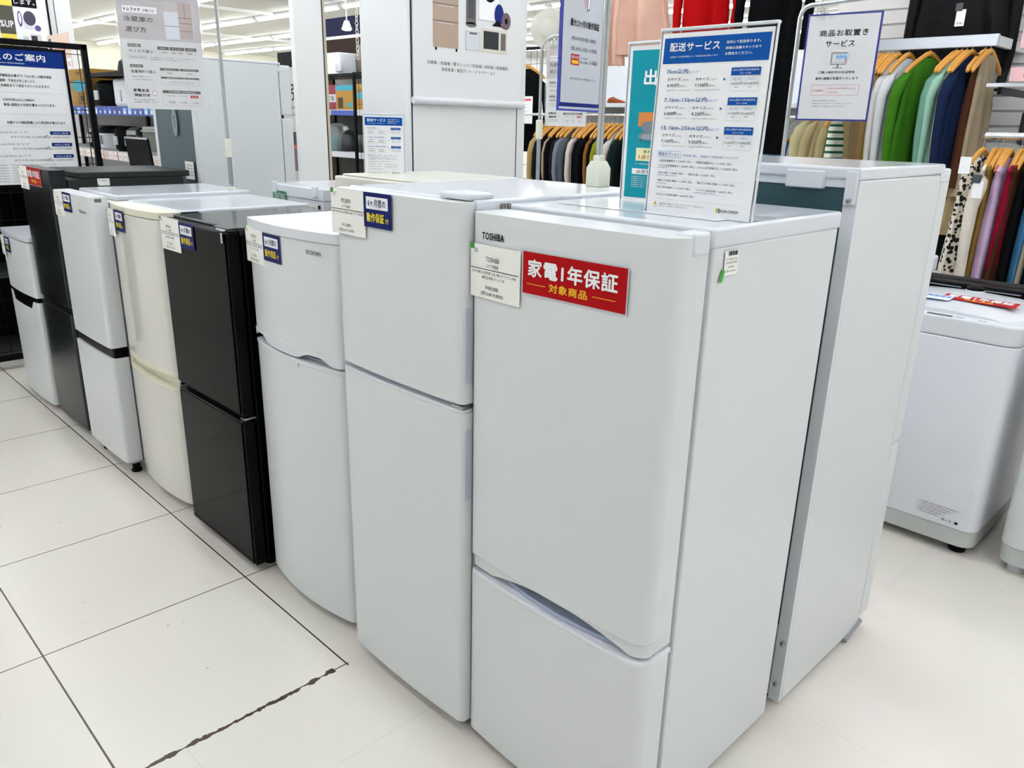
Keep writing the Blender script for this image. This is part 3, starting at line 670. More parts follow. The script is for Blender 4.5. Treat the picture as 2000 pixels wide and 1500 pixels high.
# ------------------------------------------------------------ pole stands and hanging signs
def guide(pr):
    pr.rect(0, 0, 1, 1, paper, 0); pr.rect(0, .60, 1, 1, lav, 1)
    pr.rect(.07, .82, .48, .875, paper, 2); pr.text('トレファク', .09, .832, .28, .862, ink, 3, .03); pr.text('が教える!', .31, .832, .45, .858, ink)
def guide2(pr, l1, l2, k=1):
    pr.text(l1, .075, .745, .42, .79, greyi, 3, .01); pr.text(l2, .085, .66, .33, .705, greyi, 3, .01)
    pr.rect(.56, .615, .735, .848, mat('print_cool', 'd0d4da'), 2); pr.rect(.56, .725, .735, .729, greyi, 3)
    pr.rect(.735, .625, .9, .93, mat('print_taupe2', 'b7a8a5'), 2)
    for z0 in (.69, .755, .80): pr.rect(.735, z0, .9, z0+.004, greyi, 3)
    pr.rect(.815, .80, .82, .93, greyi, 3)
    for z0, t1, t2 in ((.535, 'サイズで選ぶ', '.'), (.36, '設置場所で選ぶ', '.')):
        pr.rect(.085, z0, .24, z0+.025, greyi, 2); pr.text('選び方の基準', .1, z0+.005, .22, z0+.02, wh); pr.text(t1, .092, z0-.048, .385, z0-.022, greyi, 3, .01)
    pr.frame(.08, .435, .3, .46, lgrey, .003); pr.text('設置場所 幅奥行', .1, .442, .28, .454, greyi); pr.text('1名で使用の方 / 2〜3人家族 / 4人以上のご家族の方へ', .34, .445, .9, .455, greyi); pr.text('冷蔵庫のサイズをお選びください', .34, .427, .8, .437, greyi)
    for a, b2, s1, s2 in ((.44, .58, '1人暮らし', '~199L'), (.59, .77, '2〜3人', '200L ~ 399L'), (.78, .925, '4人以上', '400L ~')):
        pr.rect(a, .52, b2, .548, greyi, 2); pr.text(s1, a+.03, .527, b2-.03, .541, wh); pr.text(s2, a+.02, .49, b2-.02, .508, greyi)
    for a, b2 in ((.445, .68), (.69, .927)): pr.rect(a, .343, b2, .363, greyi, 2); pr.text('左側に壁がある', a+.04, .348, b2-.04, .358, wh); pr.text('右開き', a+.08, .312, b2-.08, .328, greyi)
    pr.rect(.443, .272, .927, .288, greyi, 2); pr.text('両側に壁がある・引越しの多い方', .52, .275, .86, .284, wh); pr.text('センタードア どっちもドア', .55, .236, .85, .25, greyi); pr.frame(.443, .22, .927, .288, lgrey, .003)
    pr.text('設置する場所によって', .095, .275, .32, .286, greyi); pr.text('ドアの向きが変わります', .095, .25, .34, .26, greyi)
    pr.text('家電全品', .092, .15, .28, .175, ink, 3, .02); pr.text('保証付き', .096, .107, .285, .132, ink, 3, .02)
    pr.ell(.345, .14, .03, .022, mat('print_pink', 'd7a9b0', .5), 2); pr.ell(.345, .14, .025, .018, paper, 3)
    pr.rect(.45, .145, .928, .17, greyi, 2); pr.text('保証期間 (家電製品)', .52, .15, .86, .163, wh); pr.frame(.443, .035, .928, .17, lgrey, .003)
    for a, s in ((.5, '7日間'), (.65, '6ヶ月間'), (.80, '12ヶ月間')): pr.text('税抜1,000円', a, .118, a+.1, .127, greyi); pr.text(s, a+.01, .056, a+.09, .072, greyi)
    pr.rect(.795, .108, .89, .13, red, 3); pr.text('家電1年保証', .81, .112, .88, .126, wh, 4)
    pr.text('最大12ヶ月間の動作保証', .09, .074, .34, .084, greyi); pr.text('お気軽にご相談ください', .09, .054, .37, .064, greyi)
def pole(label, x, y, z, h, rod, base=True, hook=None, rr=.007):
    t = thing('sign_pole', label, 'sign pole', (x, y, z))
    q = MB(); q.tube([(0, 0, .01), (0, 0, h)] if not hook else [(0, 0, .01), (0, 0, h-.05)]+[(hook*(1-math.cos(a))/2*.6, hook*.0, h-.05+.05*math.sin(a)) for a in (R(20), R(45), R(70), R(90))]+[(hook, 0, h)], rr, 14); q.build('rod', chrome, t)
    q = MB(); q.box(-.011, -.011, rod, .011, .011, rod+.075); q.build('clamp', ivory, t, .003)
    q = MB(); q.tube([(0, 0, 0.02), (0, 0, rod+.01)], rr+.0025, 14); q.build('outer_tube', steel, t)
    if base:
        q = MB(); q.rings([[(a, b2, z) for a, b2 in ((-.022-0*z, -.022), (.022, -.022), (.022, .022), (-.022, .022))] for z in (0, .045)]+[[(a, b2, .062) for a, b2 in ((-.012, -.018), (.012, -.018), (.012, .018), (-.012, .018))]]); q.build('base', ivory, t, .002)
    else:
        q = MB(); q.lathe([(.016, 0), (.016, .004), (.010, .008)], 0, 0, 24); q.build('base', ivory, t)
    return t
pole('tall chrome pole with ivory clamp holding the large refrigerator guide sign', -2.612, .54, 1.1405, 1.55, .13, False)
t = pole('thin chrome pole with a bent top and ivory clamp behind the second white refrigerator', -1.665, 1.44, 0, 1.765, 1.375, False, .24, .006)
pole('thick chrome pole in an ivory block at the rear corner of the second white refrigerator', -.612, .552, 1.287, 1.45, .001, True, None, .0085)
def hung(name, label, o, yaw, W, H, fn, frame=None, clip=True):
    t = thing(name, label, 'sign', o, yaw)
    q = MB(); q.box(-.006, -.002, -.008, W+.006, -.0012, H+.006); q.box(-.006, .0012, -.008, W+.006, .002, H+.006); q.build('sleeve', film, t)
    q = MB(); q.box(0, -.0008, 0, W, .0006, H); q.build('paper', paper, t)
    if frame:
        q = MB(); e = .005
        q.box(-e, -.0024, -e, W+e, .0024, 0); q.box(-e, -.0024, H, W+e, .0024, H+e); q.box(-e, -.0024, 0, 0, .0024, H); q.box(W, -.0024, 0, W+e, .0024, H); q.build('edge', frame, t)
    pr = Print((0, -.0011, 0), 0, W, H); fn(pr); pr.build('printed_face', t)
    if clip:
        q = MB(); q.box(.02, -.006, H-.01, .045, .006, H+.02); q.tube([(.032, 0, H+.02), (.032, 0, H+.05)], .0025, 8); q.build('clip', acryl, t, .002)
    return t
hung('hanging_sign', 'large grey and white refrigerator choosing guide hanging from the tall chrome pole', (-2.758, .205, 1.456), R(72), .30, .43, lambda p: (guide(p), guide2(p, '冷蔵庫の', '選び方')))
hung('hanging_sign', 'white washing machine choosing guide hanging partly behind the blue edged warranty sign', (-1.627, 1.434, 1.428), R(2), .21, .30, lambda p: (guide(p), guide2(p, '洗濯機の', '選び方')))
def warranty(pr):
    pr.rect(0, 0, 1, 1, mat('film_grey_paper', 'd5d8df', .4), 0); pr.rect(0, .02, 1, .055, navy, 1); pr.rect(0, .02, .03, .95, navy, 1)
    pr.text('最大12ヶ月の動作保証', .2, .70, .9, .76, ink, 3, .02)
    pr.text('・税抜1,000円未満や雑貨 : 7日間保証', .22, .585, .83, .62, ink); pr.text('・税抜1,000円以上の商品 : 6ヶ月間保証', .21, .50, .87, .535, ink)
    pr.rect(.24, .38, .44, .47, red, 2); pr.text('家電1年保証', .25, .43, .43, .46, wh); pr.rect(.26, .39, .42, .42, yel2, 3)
    pr.text('こちらのPOPが', .46, .435, .65, .455, ink); pr.text('付いた商品', .46, .40, .65, .42, ink); pr.text(': 12ヶ月間保証', .67, .40, .9, .435, ink)
    pr.text('※生鮮品など保証いたします。※一部対象外の商品もございます。', .23, .255, .87, .275, ink)
    pr.poly([(.45, .98), (.62, .98), (.58, .9), (.53, .86)], mat('print_pink2', 'c9a6b4'), 2); pr.poly([(.58, .95), (.66, .97), (.64, .86), (.58, .84)], ink, 2); pr.poly([(.59, .945), (.65, .96), (.632, .867), (.588, .852)], wh, 3)
hung('hanging_sign', 'blue edged clear sleeve sign about twelve month warranty hanging beside the thick chrome pole', (-.778, .575, 1.473), R(101.5), .22, .29, warranty, mat('sleeve_blue', '3a46a8', .15))
def reserve(pr):
    pr.rect(0, 0, 1, 1, paper, 0)
    pr.text('商品お取置き', .18, .80, .86, .86, ink, 3, .01); pr.text('サービス', .28, .70, .69, .76, ink, 3, .01)
    pr.frame(.385, .53, .61, .648, greyi, .008); pr.frame(.40, .545, .59, .635, greyi, .005); pr.poly([(.445, .58), (.635, .59), (.635, .632), (.445, .62)], palebl, 3); pr.poly([(.452, .586), (.628, .595), (.628, .626), (.452, .614)], mat('print_sky', 'b4d8f0'), 4); pr.text('RESERVED', .465, .593, .615, .615, blueb, 5, .02)
    pr.rect(.485, .50, .505, .53, greyi, 2); pr.rect(.43, .495, .56, .501, greyi, 2)
    pr.text('ご購入検討中のお品物を', .23, .445, .75, .47, ink, 3, .01); pr.text('最長1週間お取置きいたします', .2, .385, .81, .41, ink, 3, .01)
    pr.frame(.155, .235, .84, .335, redt, .003); pr.text('ご利用条件', .18, .27, .34, .29, redt); pr.text('合計6,000円(税込)以上', .40, .29, .80, .31, redt); pr.text('のお会計', .40, .255, .55, .275, redt); pr.rect(.365, .25, .367, .32, redt, 2)
    pr.text('※最長1週間取置きが可能です', .19, .175, .56, .187, greyi); pr.text('※商品代金の10%をお預かりしてお支払いいただきます。', .19, .148, .80, .16, greyi); pr.text('※お電話でのお取置きは受付できません。', .19, .12, .70, .132, greyi)
hung('hanging_sign', 'navy framed white reservation service sign on the bent chrome stand', (-.612, 1.573, 1.470), R(9), .215, .31, reserve, mat('frame_navy', '232f86', .3))
t = thing('sign_post', 'chrome tube floor stand with rounded corners carrying the navy framed reservation sign', 'sign stand', (-.655, 1.59, 0))
q = MB(); q.tube([(0, 0, .02), (0, 0, 1.78)]+[(.035-.035*math.cos(a), 0, 1.78+.035*math.sin(a)) for a in (R(30), R(60), R(90))]+[(.33, .05, 1.835)], .007, 12); q.build('tube_frame', chrome, t)
q = MB(); q.lathe([(.14, 0), (.14, .012), (.02, .022), (.012, .05)], 0, 0, 32); q.build('base', steel, t)
# ------------------------------------------------------------ left side: post poster, grid panel, info board
t = thing('framed_poster', 'black framed poster with yellow and dark panels and pictured appliances on the far left post', 'poster', (-8.125, .516, 2.007)); t.scale = (1.5, 1.5, 1.5)
q = MB(); q.box(0, .38, 0, .012, .662, .62); q.build('paper', paper, t)
q = MB(); q.box(0, .37, -.008, .018, .67, .003); q.box(0, .657, -.008, .018, .667, .63); q.build('frame', blackp, t)
pr = Print((.0125, .1, 0), R(90), .56, .75)
pr.rect(.51, .0, .66, .09, mat('poster_yellow', 'e3cf52', .5)); pr.rect(.51, .09, .66, .30, mat('poster_dark', '4a4a3e', .5)); pr.rect(.51, .30, .66, .4, mat('poster_yellow', 'e3cf52')); pr.text('%UP', .515, .14, .645, .19, wh, 3, .02)
pr.text('買取', .53, .03, .63, .06, mat('poster_brown', '8a7a30'), 3); pr.text('します。', .68, .32, .88, .36, wh, 4); pr.rect(.66, .30, .9, .42, ink, 2); pr.rect(.62, .1, .64, .28, mat('poster_dark', '4a4a3e'), 2)
pr.ell(.715, .21, .022, .06, mat('print_violet', '5b4a8c', .5), 2); pr.ell(.715, .215, .012, .042, wh, 3); pr.ell(.81, .22, .06, .055, mat('print_plum', '453d52', .5), 3); pr.rect(.75, .14, .87, .2, mat('print_cool', 'd0d4da'), 2)
pr.ell(.88, .15, .03, .022, mat('print_violet', '5b4a8c'), 4); pr.rect(.79, .03, .9, .10, lav, 3); pr.rect(.80, .045, .86, .09, mat('print_window', '1f2629'), 4); pr.rect(.72, .02, .775, .08, lgrey, 3)
pr.build('printed_face', t)
def grid(label, x, y0, y1, z1, step=.075, ax='y', grp=None):
    t = thing('grid_panel', label, 'grid panel', (x, y0, 0) if ax == 'y' else (y0, x, 0), 0 if ax == 'y' else R(-90), grp)
    L_ = y1-y0; q = MB()
    q.box(-.015, 0, 0, .015, .03, z1); q.box(-.015, L_-.03, 0, .015, L_, z1); q.box(-.015, 0, z1-.03, .015, L_, z1); q.box(-.015, 0, .05, .015, L_, .08); q.build('frame', blackp, t, .002)
    q = MB(); y = step
    while y < L_-.03: q.tube([(0, y, .06), (0, y, z1-.02)], .0022, 6); y += step
    zz = .1
    while zz < z1-.03: q.tube([(-.003, .02, zz), (-.003, L_-.02, zz)], .0022, 6); zz += .15
    q.build('wires', blackp, t); return t
grid('black wire grid panel behind the service information board', -4.5, -.45, .64, 1.806, .065)
t = thing('information_board', 'black framed service information board with a blue header hanging on the left grid panel', 'sign', (-4.47, -.11, 1.035))
q = MB(); q.box(0, 0, 0, .012, .62, .73); q.build('board', paper, t)
q = MB(); q.box(-.002, 0, 0, .018, .012, .73); q.box(-.002, .608, 0, .018, .62, .73); q.box(-.002, 0, 0, .018, .62, .012); q.box(-.002, 0, .718, .018, .62, .73); q.build('frame', blackp, t, .001)
pr = Print((.0125, 0, 0), R(90), .62, .73)
pr.rect(0.02, .865, .98, .985, mat('info_blue', '052e7c', .4, spec=.15)); pr.text('サービスのご案内', .16, .905, .83, .955, wh, 3, .02); pr.text('Service Information', .44, .882, .66, .893, wh)
for zz, s, x1 in ((.79, '家電製品は最大で「12ヶ月」の動作保証', .86), (.755, '故障・不具合が生じましたら', .72), (.72, '各機能またて保証させていただきます。', .84), (.62, '6,000円(税込)以上の商品は、', .7), (.585, '最長1週間までお取り置きいただけます。', .86), (.46, '店舗からの保証距離により配送料が異なります。', .93)):
    pr.text(s, .45, zz, x1, zz+.02, ink, 3, .01)
for zz in (.68, .53, .44): pr.rect(.06, zz, .94, zz+.0015, lgrey)
for k, (a, s, v) in enumerate((('7km以内のエリア', '大サイズ(1点) 7,150円(税込)', 0), ('15km以内のエリア', '大サイズ(1点) 8,250円(税込)', 0), ('25km以内のエリア', '大サイズ(1点) 9,350円(税込)', 0))):
    zz = .37-.085*k
    pr.text(a, .3, zz+.02, .6, zz+.035, blueb); pr.text(s, .46, zz-.015, .78, zz+.003, ink); pr.rect(.78, zz+.012, .95, zz+.038, mat('info_blue', '0e3f8a'), 2); pr.text('2点以上配送', .8, zz+.018, .93, zz+.03, wh); pr.text('8,250円 10,450円', .8, zz-.012, .94, zz, ink); pr.poly([(.745, zz), (.745, zz+.012), (.755, zz+.006)], ink)
for k in range(7): pr.text('・縦型洗濯機取付 + 2,200円(税込) ・下記作業に関し別途料金をいただきます。', .1, .155-.02*k, .8, .165-.02*k, ink)
pr.build('printed_face', t)

# ------------------------------------------------------------ left shelf with cookers
t = thing('display_shelf', 'long black and white metal shelf with cookers behind the left grid panel', 'shelf', (0, 0, 0))
for x in (-8.0, -6.32, -5.0):
    for y in (1.2, 1.62):
        q = MB(); q.box(x-.02, y, 0, x+.02, y+.03, 1.74); q.build('post', blackp, t)
for zz, h in ((.60, .03), (1.125, .03), (1.455, .03), (1.70, .03)):
    q = MB(); q.box(-8.02 if zz < 1.6 else -6.34, 1.2, zz, -4.98, 1.64, zz+h); q.build('shelf_board', mat('shelf_white', 'c2c4c2', .5) if zz < 1.6 else blackp, t, .002)
q = MB(); q.box(-8.0, 1.64, .3, -5, 1.655, 1.47); q.box(-6.34, 1.64, 1.47, -5, 1.655, 1.70); q.build('back_panel', mat('shelf_back', 'b9bbb9', .6), t)
q = MB(); q.box(-8, 1.185, 1.425, -5, 1.198, 1.49); q.build('price_rail', mat('rail_blue', '3c4fa0', .4), t)
q = MB(); q.box(-8, 1.185, 1.10, -5, 1.198, 1.165); q.build('price_rail', mat('rail_white', 'd8cfcf', .4), t)
pr = Print((-8, 1.184, 1.10), 0, 3, .065)
for k in range(30):
    pr.rect(k/30+.002, .1, k/30+.028, .9, random.choice([paper, paper, mat('tag_cream', 'd9d2bd')])); 
    if k % 3 == 0: pr.rect(k/30+.026, .0, k/30+.031, 1, redt, 2)
    pr.text('¥%d,%03d' % (random.randint(3, 9), random.choice((300, 500, 800))), k/30+.006, .3, k/30+.022, .6, redt, 2)
pr.build('price_tags', t)
pr = Print((-8, 1.184, 1.425), 0, 3, .065)
for k in range(30): pr.rect(k/30+.003, .15, k/30+.025, .8, random.choice([mat('tag_blue', '5f74bd'), mat('tag_blue2', '46559f'), palebl])); pr.rect(k/30+.01, .2, k/30+.018, .5, wh, 2)
pr.build('price_tags', t)
def carton(label, x0, y0, z0, w_, d, h, m, deco):
    t = thing('carton', label, 'box', (x0, y0, z0)); q = MB(); q.box(0, 0, 0, w_, d, h); q.build('box', m, t, .003)
    pr = Print((0, -.0005, 0), 0, w_, h); deco(pr); pr.build('printed_side', t); return t
dk = mat('carton_ink', '3a2c18', .6)
def deco1(p): p.ell(.5, .55, .38, .16, mat('carton_teal', '2b8fa6', .5)); p.frame(.4, .08, .85, .36, dk, .015); p.rect(.5, .14, .75, .3, dk, 3); p.rect(0, .70, 1, .71, dk); p.text('電気オーブン', .45, .82, .9, .93, dk)
carton('yellow brown carton with a blue oval on the shelf behind the left grid panel', -6.80, 1.22, 1.486, .42, .38, .285, cardb, deco1)
def cooker(label, x, y, z, r, h, m, m2):
    t = thing('rice_cooker', label, 'rice cooker', (x, y, z))
    q = MB(); q.lathe([(r*.85, 0), (r*.98, h*.1), (r, h*.5), (r*.97, h*.68)], 0, 0, 24, 0, (1, 1.15)); q.build('pot_body', m, t)
    q = MB(); q.lathe([(r*.97, h*.69), (r*.95, h*.85), (r*.7, h*.97), (r*.3, h)], 0, 0, 24, 0, (1, 1.15)); q.build('lid', m2, t)
    q = MB(); q.box(-r*.35, -r*1.2, h*.25, r*.35, -r*1.08, h*.6); q.build('control_panel', lgrey, t, .004); return t
cooker('black rice cooker standing left of the white air fryer', -6.22, 1.36, 1.486, .12, .20, blackp, blacks)
t = thing('air_fryer', 'white rounded air fryer on the upper shelf beside the black rice cooker', 'air fryer', (-5.86, 1.28, 1.486))
q = MB(); q.rbox(-.13, -.02, 0, .15, .28, .205, .06); q.build('body', white2, t, .03, seg=4); q = MB(); q.box(.06, -.03, .04, .068, -.018, .12); q.build('handle', lgrey, t)
for k, (x, m, m2, r, lb) in enumerate(((-6.75, blackp, steel, .11, 'left most steel topped rice cooker on the lower shelf'), (-6.44, white2, blackp, .13, 'white sided rice cooker on the lower shelf'), (-6.14, blackp, blackp, .11, 'black rice cooker with a small white tag on the lower shelf'), (-5.86, mat('brown_black', '2a1f1c', .25), steel, .12, 'brown rice cooker with a shiny lid on the lower shelf'), (-5.62, mat('brown_black', '2a1f1c'), blackp, .10, 'small dark brown cooker pushed to the shelf front'), (-5.50, mat('wine', '5a1d20', .3), steel, .08, 'wine red cooker on the lower shelf'))):
    cooker(lb, x, 1.42-.04*(k == 4), 1.156, r, .19, m, m2)
t = thing('toaster_oven', 'grey toaster oven with glass door at the right end of the lower shelf', 'toaster oven', (-5.42, 1.23, 1.156))
q = MB(); q.box(.02, 0, 0, .40, .3, .2); q.build('body', mat('oven_grey', 'a9aba6', .3, metal=.3), t, .01); q = MB(); q.box(.04, -.006, .03, .33, 0, .16); q.build('door_glass', mat('oven_glass', '585b55', .1), t); q = MB(); q.tube([(.05, -.02, .17), (.32, -.02, .17)], .006); q.build('handle', steel, t)
t = thing('poster_card', 'pink and cream sale card with red characters standing on the left shelf', 'card', (-7.0, 1.25, 1.786)); 
q = MB(); q.box(-.35, 0, 0, .22, .006, .27); q.build('card', mat('card_pink', 'e3c8b8', .5), t)
pr = Print((-.35, -.0005, 0), 0, .57, .27); pr.text('全品保証付', .3, .5, .9, .75, redt); pr.rect(0, 0, 1, .28, wh); pr.text('安心 保証 家電', .1, .06, .95, .2, redt, 2); pr.rect(.08, .4, .2, .9, mat('print_plum', '453d52')); pr.build('printed_face', t)
t = thing('poster_card', 'narrow cream card with orange number above the shelf right of the grid panel', 'card', (-6.20, 1.45, 1.735))
q = MB(); q.box(-.04, 0, 0, .12, .006, .22); q.build('card', mat('card_cream', 'dcd5c6', .5), t)
pr = Print((-.04, -.0005, 0), 0, .16, .22); pr.text('30%', .1, .6, .9, .78, orange, 2, .02); pr.text('割引対象商品', .2, .2, .8, .28, greyi); pr.rect(.4, .4, .7, .52, lgrey); pr.build('printed_face', t)
t = thing('juicer', 'small black and white appliance on top of the left shelf', 'appliance', (-5.85, 1.35, 1.73))
q = MB(); q.lathe([(.11, 0), (.11, .03), (.09, .08), (.04, .105)], 0, 0, 20, 0, (1, .6)); q.build('body', blackp, t); q = MB(); q.lathe([(.03, .09), (.035, .115), (.012, .14)], 0, 0, 12); q.build('cap', white2, t)

# ------------------------------------------------------------ far shelf seen between column and pillar
t = thing('display_shelf', 'far black shelf with cartons seen between the narrow column and the wide pillar', 'shelf', (0, 0, 0))
for x in (-9.6, -7.0):
    for y in (5.0, 5.5):
        q = MB(); q.box(x-.02, y, 0, x+.02, y+.03, 2.0); q.build('post', blackp, t)
for zz in (.5, 1.0, 1.53, 1.97):
    q = MB(); q.box(-9.62, 5, zz, -6.98, 5.53, zz+.03); q.build('shelf_board', blackp if zz > 1.9 else mat('shelf_white', 'c2c4c2'), t)
q = MB(); q.box(-9.6, 5.53, .3, -7, 5.545, 1.5); q.box(-9.6, 5.53, 1.5, -7, 5.545, 1.97, 1); q.build('back_panel', [mat('shelf_dark', '30302e', .7), wallw], t)
q = MB(); q.box(-9.6, 4.985, 1.49, -7, 4.998, 1.55); q.box(-8.85, 4.98, 1.49, -8.3, 4.985, 1.55, 1); q.build('price_rail', [lgrey, mat('rail_blue', '3c4fa0')], t)
q = MB(); q.box(-9.6, 4.985, .96, -7, 4.998, 1.03); q.build('price_rail', lgrey, t)
carton('red carton on the far shelf between the columns', -9.12, 5.05, 1.56, .33, .35, .31, redbox, lambda p: (p.rect(.12, .3, .9, .62, lgrey), p.text('家電', .2, .36, .8, .56, ink)))
carton('yellow carton with a blue top band on the far shelf', -8.78, 5.02, 1.56, .42, .35, .30, cardb, lambda p: (p.rect(0, .78, 1, 1, mat('carton_teal', '2b8fa6')), p.ell(.75, .2, .14, .1, mat('carton_teal', '2b8fa6')), p.rect(.12, .05, .4, .5, dk)))
carton('yellow carton with a blue oval behind the far grid panel', -8.34, 5.02, 1.56, .42, .35, .31, cardb, deco1)
t = thing('bread_maker', 'white square appliance with a handle on top of the far shelf', 'appliance', (-8.98, 5.1, 2.0)); q = MB(); q.rbox(-.16, 0, 0, .18, .3, .27, .04); q.build('body', white2, t, .01); q = MB(); q.box(.12, -.02, .03, .26, 0, .14); q.build('bag', lgrey, t, .01)
t = thing('fan_head', 'round grey brown fan grille lying on the far shelf top', 'fan', (-8.46, 5.3, 2.0)); q = MB(); q.M = Matrix.Rotation(R(90), 4, 'X') ; q.M = Matrix.Translation((0, 0, .17)) @ q.M; q.lathe([(.02, -.05), (.2, -.03), (.24, 0), (.2, .03), (.02, .05)], 0, 0, 30); q.build('grille', mat('fan_brown', '5e544c', .4), t)
t = thing('kettle', 'white rounded jug at the right end of the far shelf top', 'kettle', (-8.05, 5.2, 2.0)); q = MB(); q.lathe([(.09, 0), (.11, .08), (.09, .2), (.04, .22)], 0, 0, 20); q.build('body', white2, t)
t = thing('storage_tub', 'teal tub in a clear bag on the lower far shelf', 'tub', (-8.98, 5.15, 1.03)); q = MB(); q.lathe([(.10, 0), (.13, .2)], 0, 0, 20); q.build('tub', mat('tub_teal', '23a3ae', .4), t); q = MB(); q.lathe([(.16, 0), (.2, .15), (.14, .32), (.06, .36)], .02, 0, 14); q.build('bag', mat('bag_clear', 'c9cfd0', .2, trans=.8), t)
for k, x in enumerate((-8.85, -8.4, -8.0)):
    t = thing('appliance_bag', ('left', 'middle', 'right')[k]+' of the three dark wrapped appliances on the far middle shelf', 'appliance', (x, 5.25, 1.03)); t['group'] = 'wrapped appliances on the far shelf'
    q = MB(); q.lathe([(.18, 0), (.2, .1), (.15, .22), (.05, .27)], 0, 0, 12, 0, (1.1, .9)); q.build('wrapped_body', mat('dark_wrap', '1d2022', .3, bump=.3, bs=12), t)
grid('black wire grid panel standing before the far shelf between the columns', 4.2, -7.13, -6.55, 1.93, .1, 'x')
t = thing('pendant_lamp', 'small bright spotlight hanging before the dark blue wall', 'lamp', (-8.50, 5.05, 2.52))
q = MB(); q.tube([(0, 0, .08), (0, 0, .48)], .008, 8); q.build('stem', lampb, t); q = MB(); q.lathe([(.03, .1), (.06, .02), (.07, 0)], 0, 0, 16); q.build('lamp_shade', lampb, t); q = MB(); q.lathe([(.05, -.012), (.05, -.002)], 0, 0, 16); q.build('bulb', lamp_m, t)
def chain(label, x, y, z0, z1, n):
    q = MB(); dz = (z1-z0)/n
    for k in range(n):
        c = z0+dz*(k+.5); s = .014; a = (1, 0) if k % 2 else (0, 1)
        q.tube([(x+a[0]*s*math.cos(b), y+a[1]*s*math.cos(b), c+dz*.62*math.sin(b)) for b in [i*math.pi/4 for i in range(9)]], .0035, 5)
    tag(q.build('hanging_chain', mat('chain_white', 'cfcabb', .4)), label, 'chain')
chain('pale plastic chain hanging from the ceiling between the columns', -5.7, 3.3, 1.95, 3.0, 30)
chain('white chain hanging from the ceiling between the red and black clothes', -2.17, 4.1, 2.1, 3.0, 26)
# tall banner stand beyond the tall refrigerator
t = thing('banner_stand', 'grey banner stand with large black character and purple sofa picture left of the narrow column', 'banner', (-6.60, 3.02, 0))
q = MB(); q.box(0, 0, .80, .75, .006, 1.89); q.build('sheet', mat('banner_grey', 'bfbbb6', .6), t)
q = MB(); q.box(-.01, -.01, 1.89, .76, .02, 2.02); q.box(-.01, -.01, 0, .02, .0, 1.89); q.box(.72, -.01, 0, .75, 0, 1.89); q.box(-.02, -.1, 0, .78, .1, .03); q.build('frame', blackp, t)
pr = Print((0, -.001, .8), 0, .75, 1.09); pr.text('出張買取', .26, .73, 1.6, .86, ink, 2, .02) if False else pr.text('張', .26, .73, .44, .86, ink, 2, .01)
pr.text('家具・家電', .22, .66, .55, .685, ink, 2); pr.text('お気軽にご相談', .22, .60, .6, .625, ink, 2); pr.rect(.2, .36, .9, .47, mat('sofa_navy', '2e3140')); pr.rect(.2, .33, .9, .36, mat('sofa_orange', 'c0602f'), 2); pr.rect(.2, .14, .9, .33, mat('sofa_purple', '6b5c66'), 3)
pr.text('0120-555', .22, .01, .62, .05, ink, 2); pr.build('printed_face', t)

# ------------------------------------------------------------ clothes
def cloth(name, col, rough=.85, bump=.25):
    c = [int(col[i:i+2], 16) for i in (0, 2, 4)]
    k_ = .6 if max(c) < 60 else .9
    col = '%02x%02x%02x' % tuple(int(q*k_) for q in c)
    return mat('cloth_'+name, col, rough, bump=bump, bs=60, vary=.12, vs=14, spec=.08)
def spots(name, base, dot):
    if name in MATS: return MATS[name]
    m = mat(name, base, .85); nt = m.node_tree; b = nt.nodes['Principled BSDF']
    tc = nt.nodes.new('ShaderNodeTexCoord'); v = nt.nodes.new('ShaderNodeTexVoronoi'); v.inputs['Scale'].default_value = 42
    l = nt.nodes.new('ShaderNodeMath'); l.operation = 'LESS_THAN'; l.inputs[1].default_value = .47; mx = nt.nodes.new('ShaderNodeMix'); mx.data_type = 'RGBA'
    nt.links.new(tc.outputs['Object'], v.inputs['Vector']); nt.links.new(v.outputs['Distance'], l.inputs[0]); nt.links.new(l.outputs[0], mx.inputs['Factor'])
    mx.inputs['A'].default_value = lin(base); mx.inputs['B'].default_value = lin(dot); nt.links.new(mx.outputs['Result'], b.inputs['Base Color']); return m
def stripes(name, a, c, scale=14, thr=.6, ax=2):
    if name in MATS: return MATS[name]
    m = mat(name, a, .85); nt = m.node_tree; b = nt.nodes['Principled BSDF']
    tc = nt.nodes.new('ShaderNodeTexCoord'); s = nt.nodes.new('ShaderNodeSeparateXYZ'); u = nt.nodes.new('ShaderNodeMath'); u.operation = 'MULTIPLY'; u.inputs[1].default_value = scale
    f = nt.nodes.new('ShaderNodeMath'); f.operation = 'FRACT'; l = nt.nodes.new('ShaderNodeMath'); l.operation = 'GREATER_THAN'; l.inputs[1].default_value = thr; mx = nt.nodes.new('ShaderNodeMix'); mx.data_type = 'RGBA'
    nt.links.new(tc.outputs['Object'], s.inputs[0]); nt.links.new(s.outputs[ax], u.inputs[0]); nt.links.new(u.outputs[0], f.inputs[0]); nt.links.new(f.outputs[0], l.inputs[0]); nt.links.new(l.outputs[0], mx.inputs['Factor'])
    mx.inputs['A'].default_value = lin(a); mx.inputs['B'].default_value = lin(c); nt.links.new(mx.outputs['Result'], b.inputs['Base Color']); return m
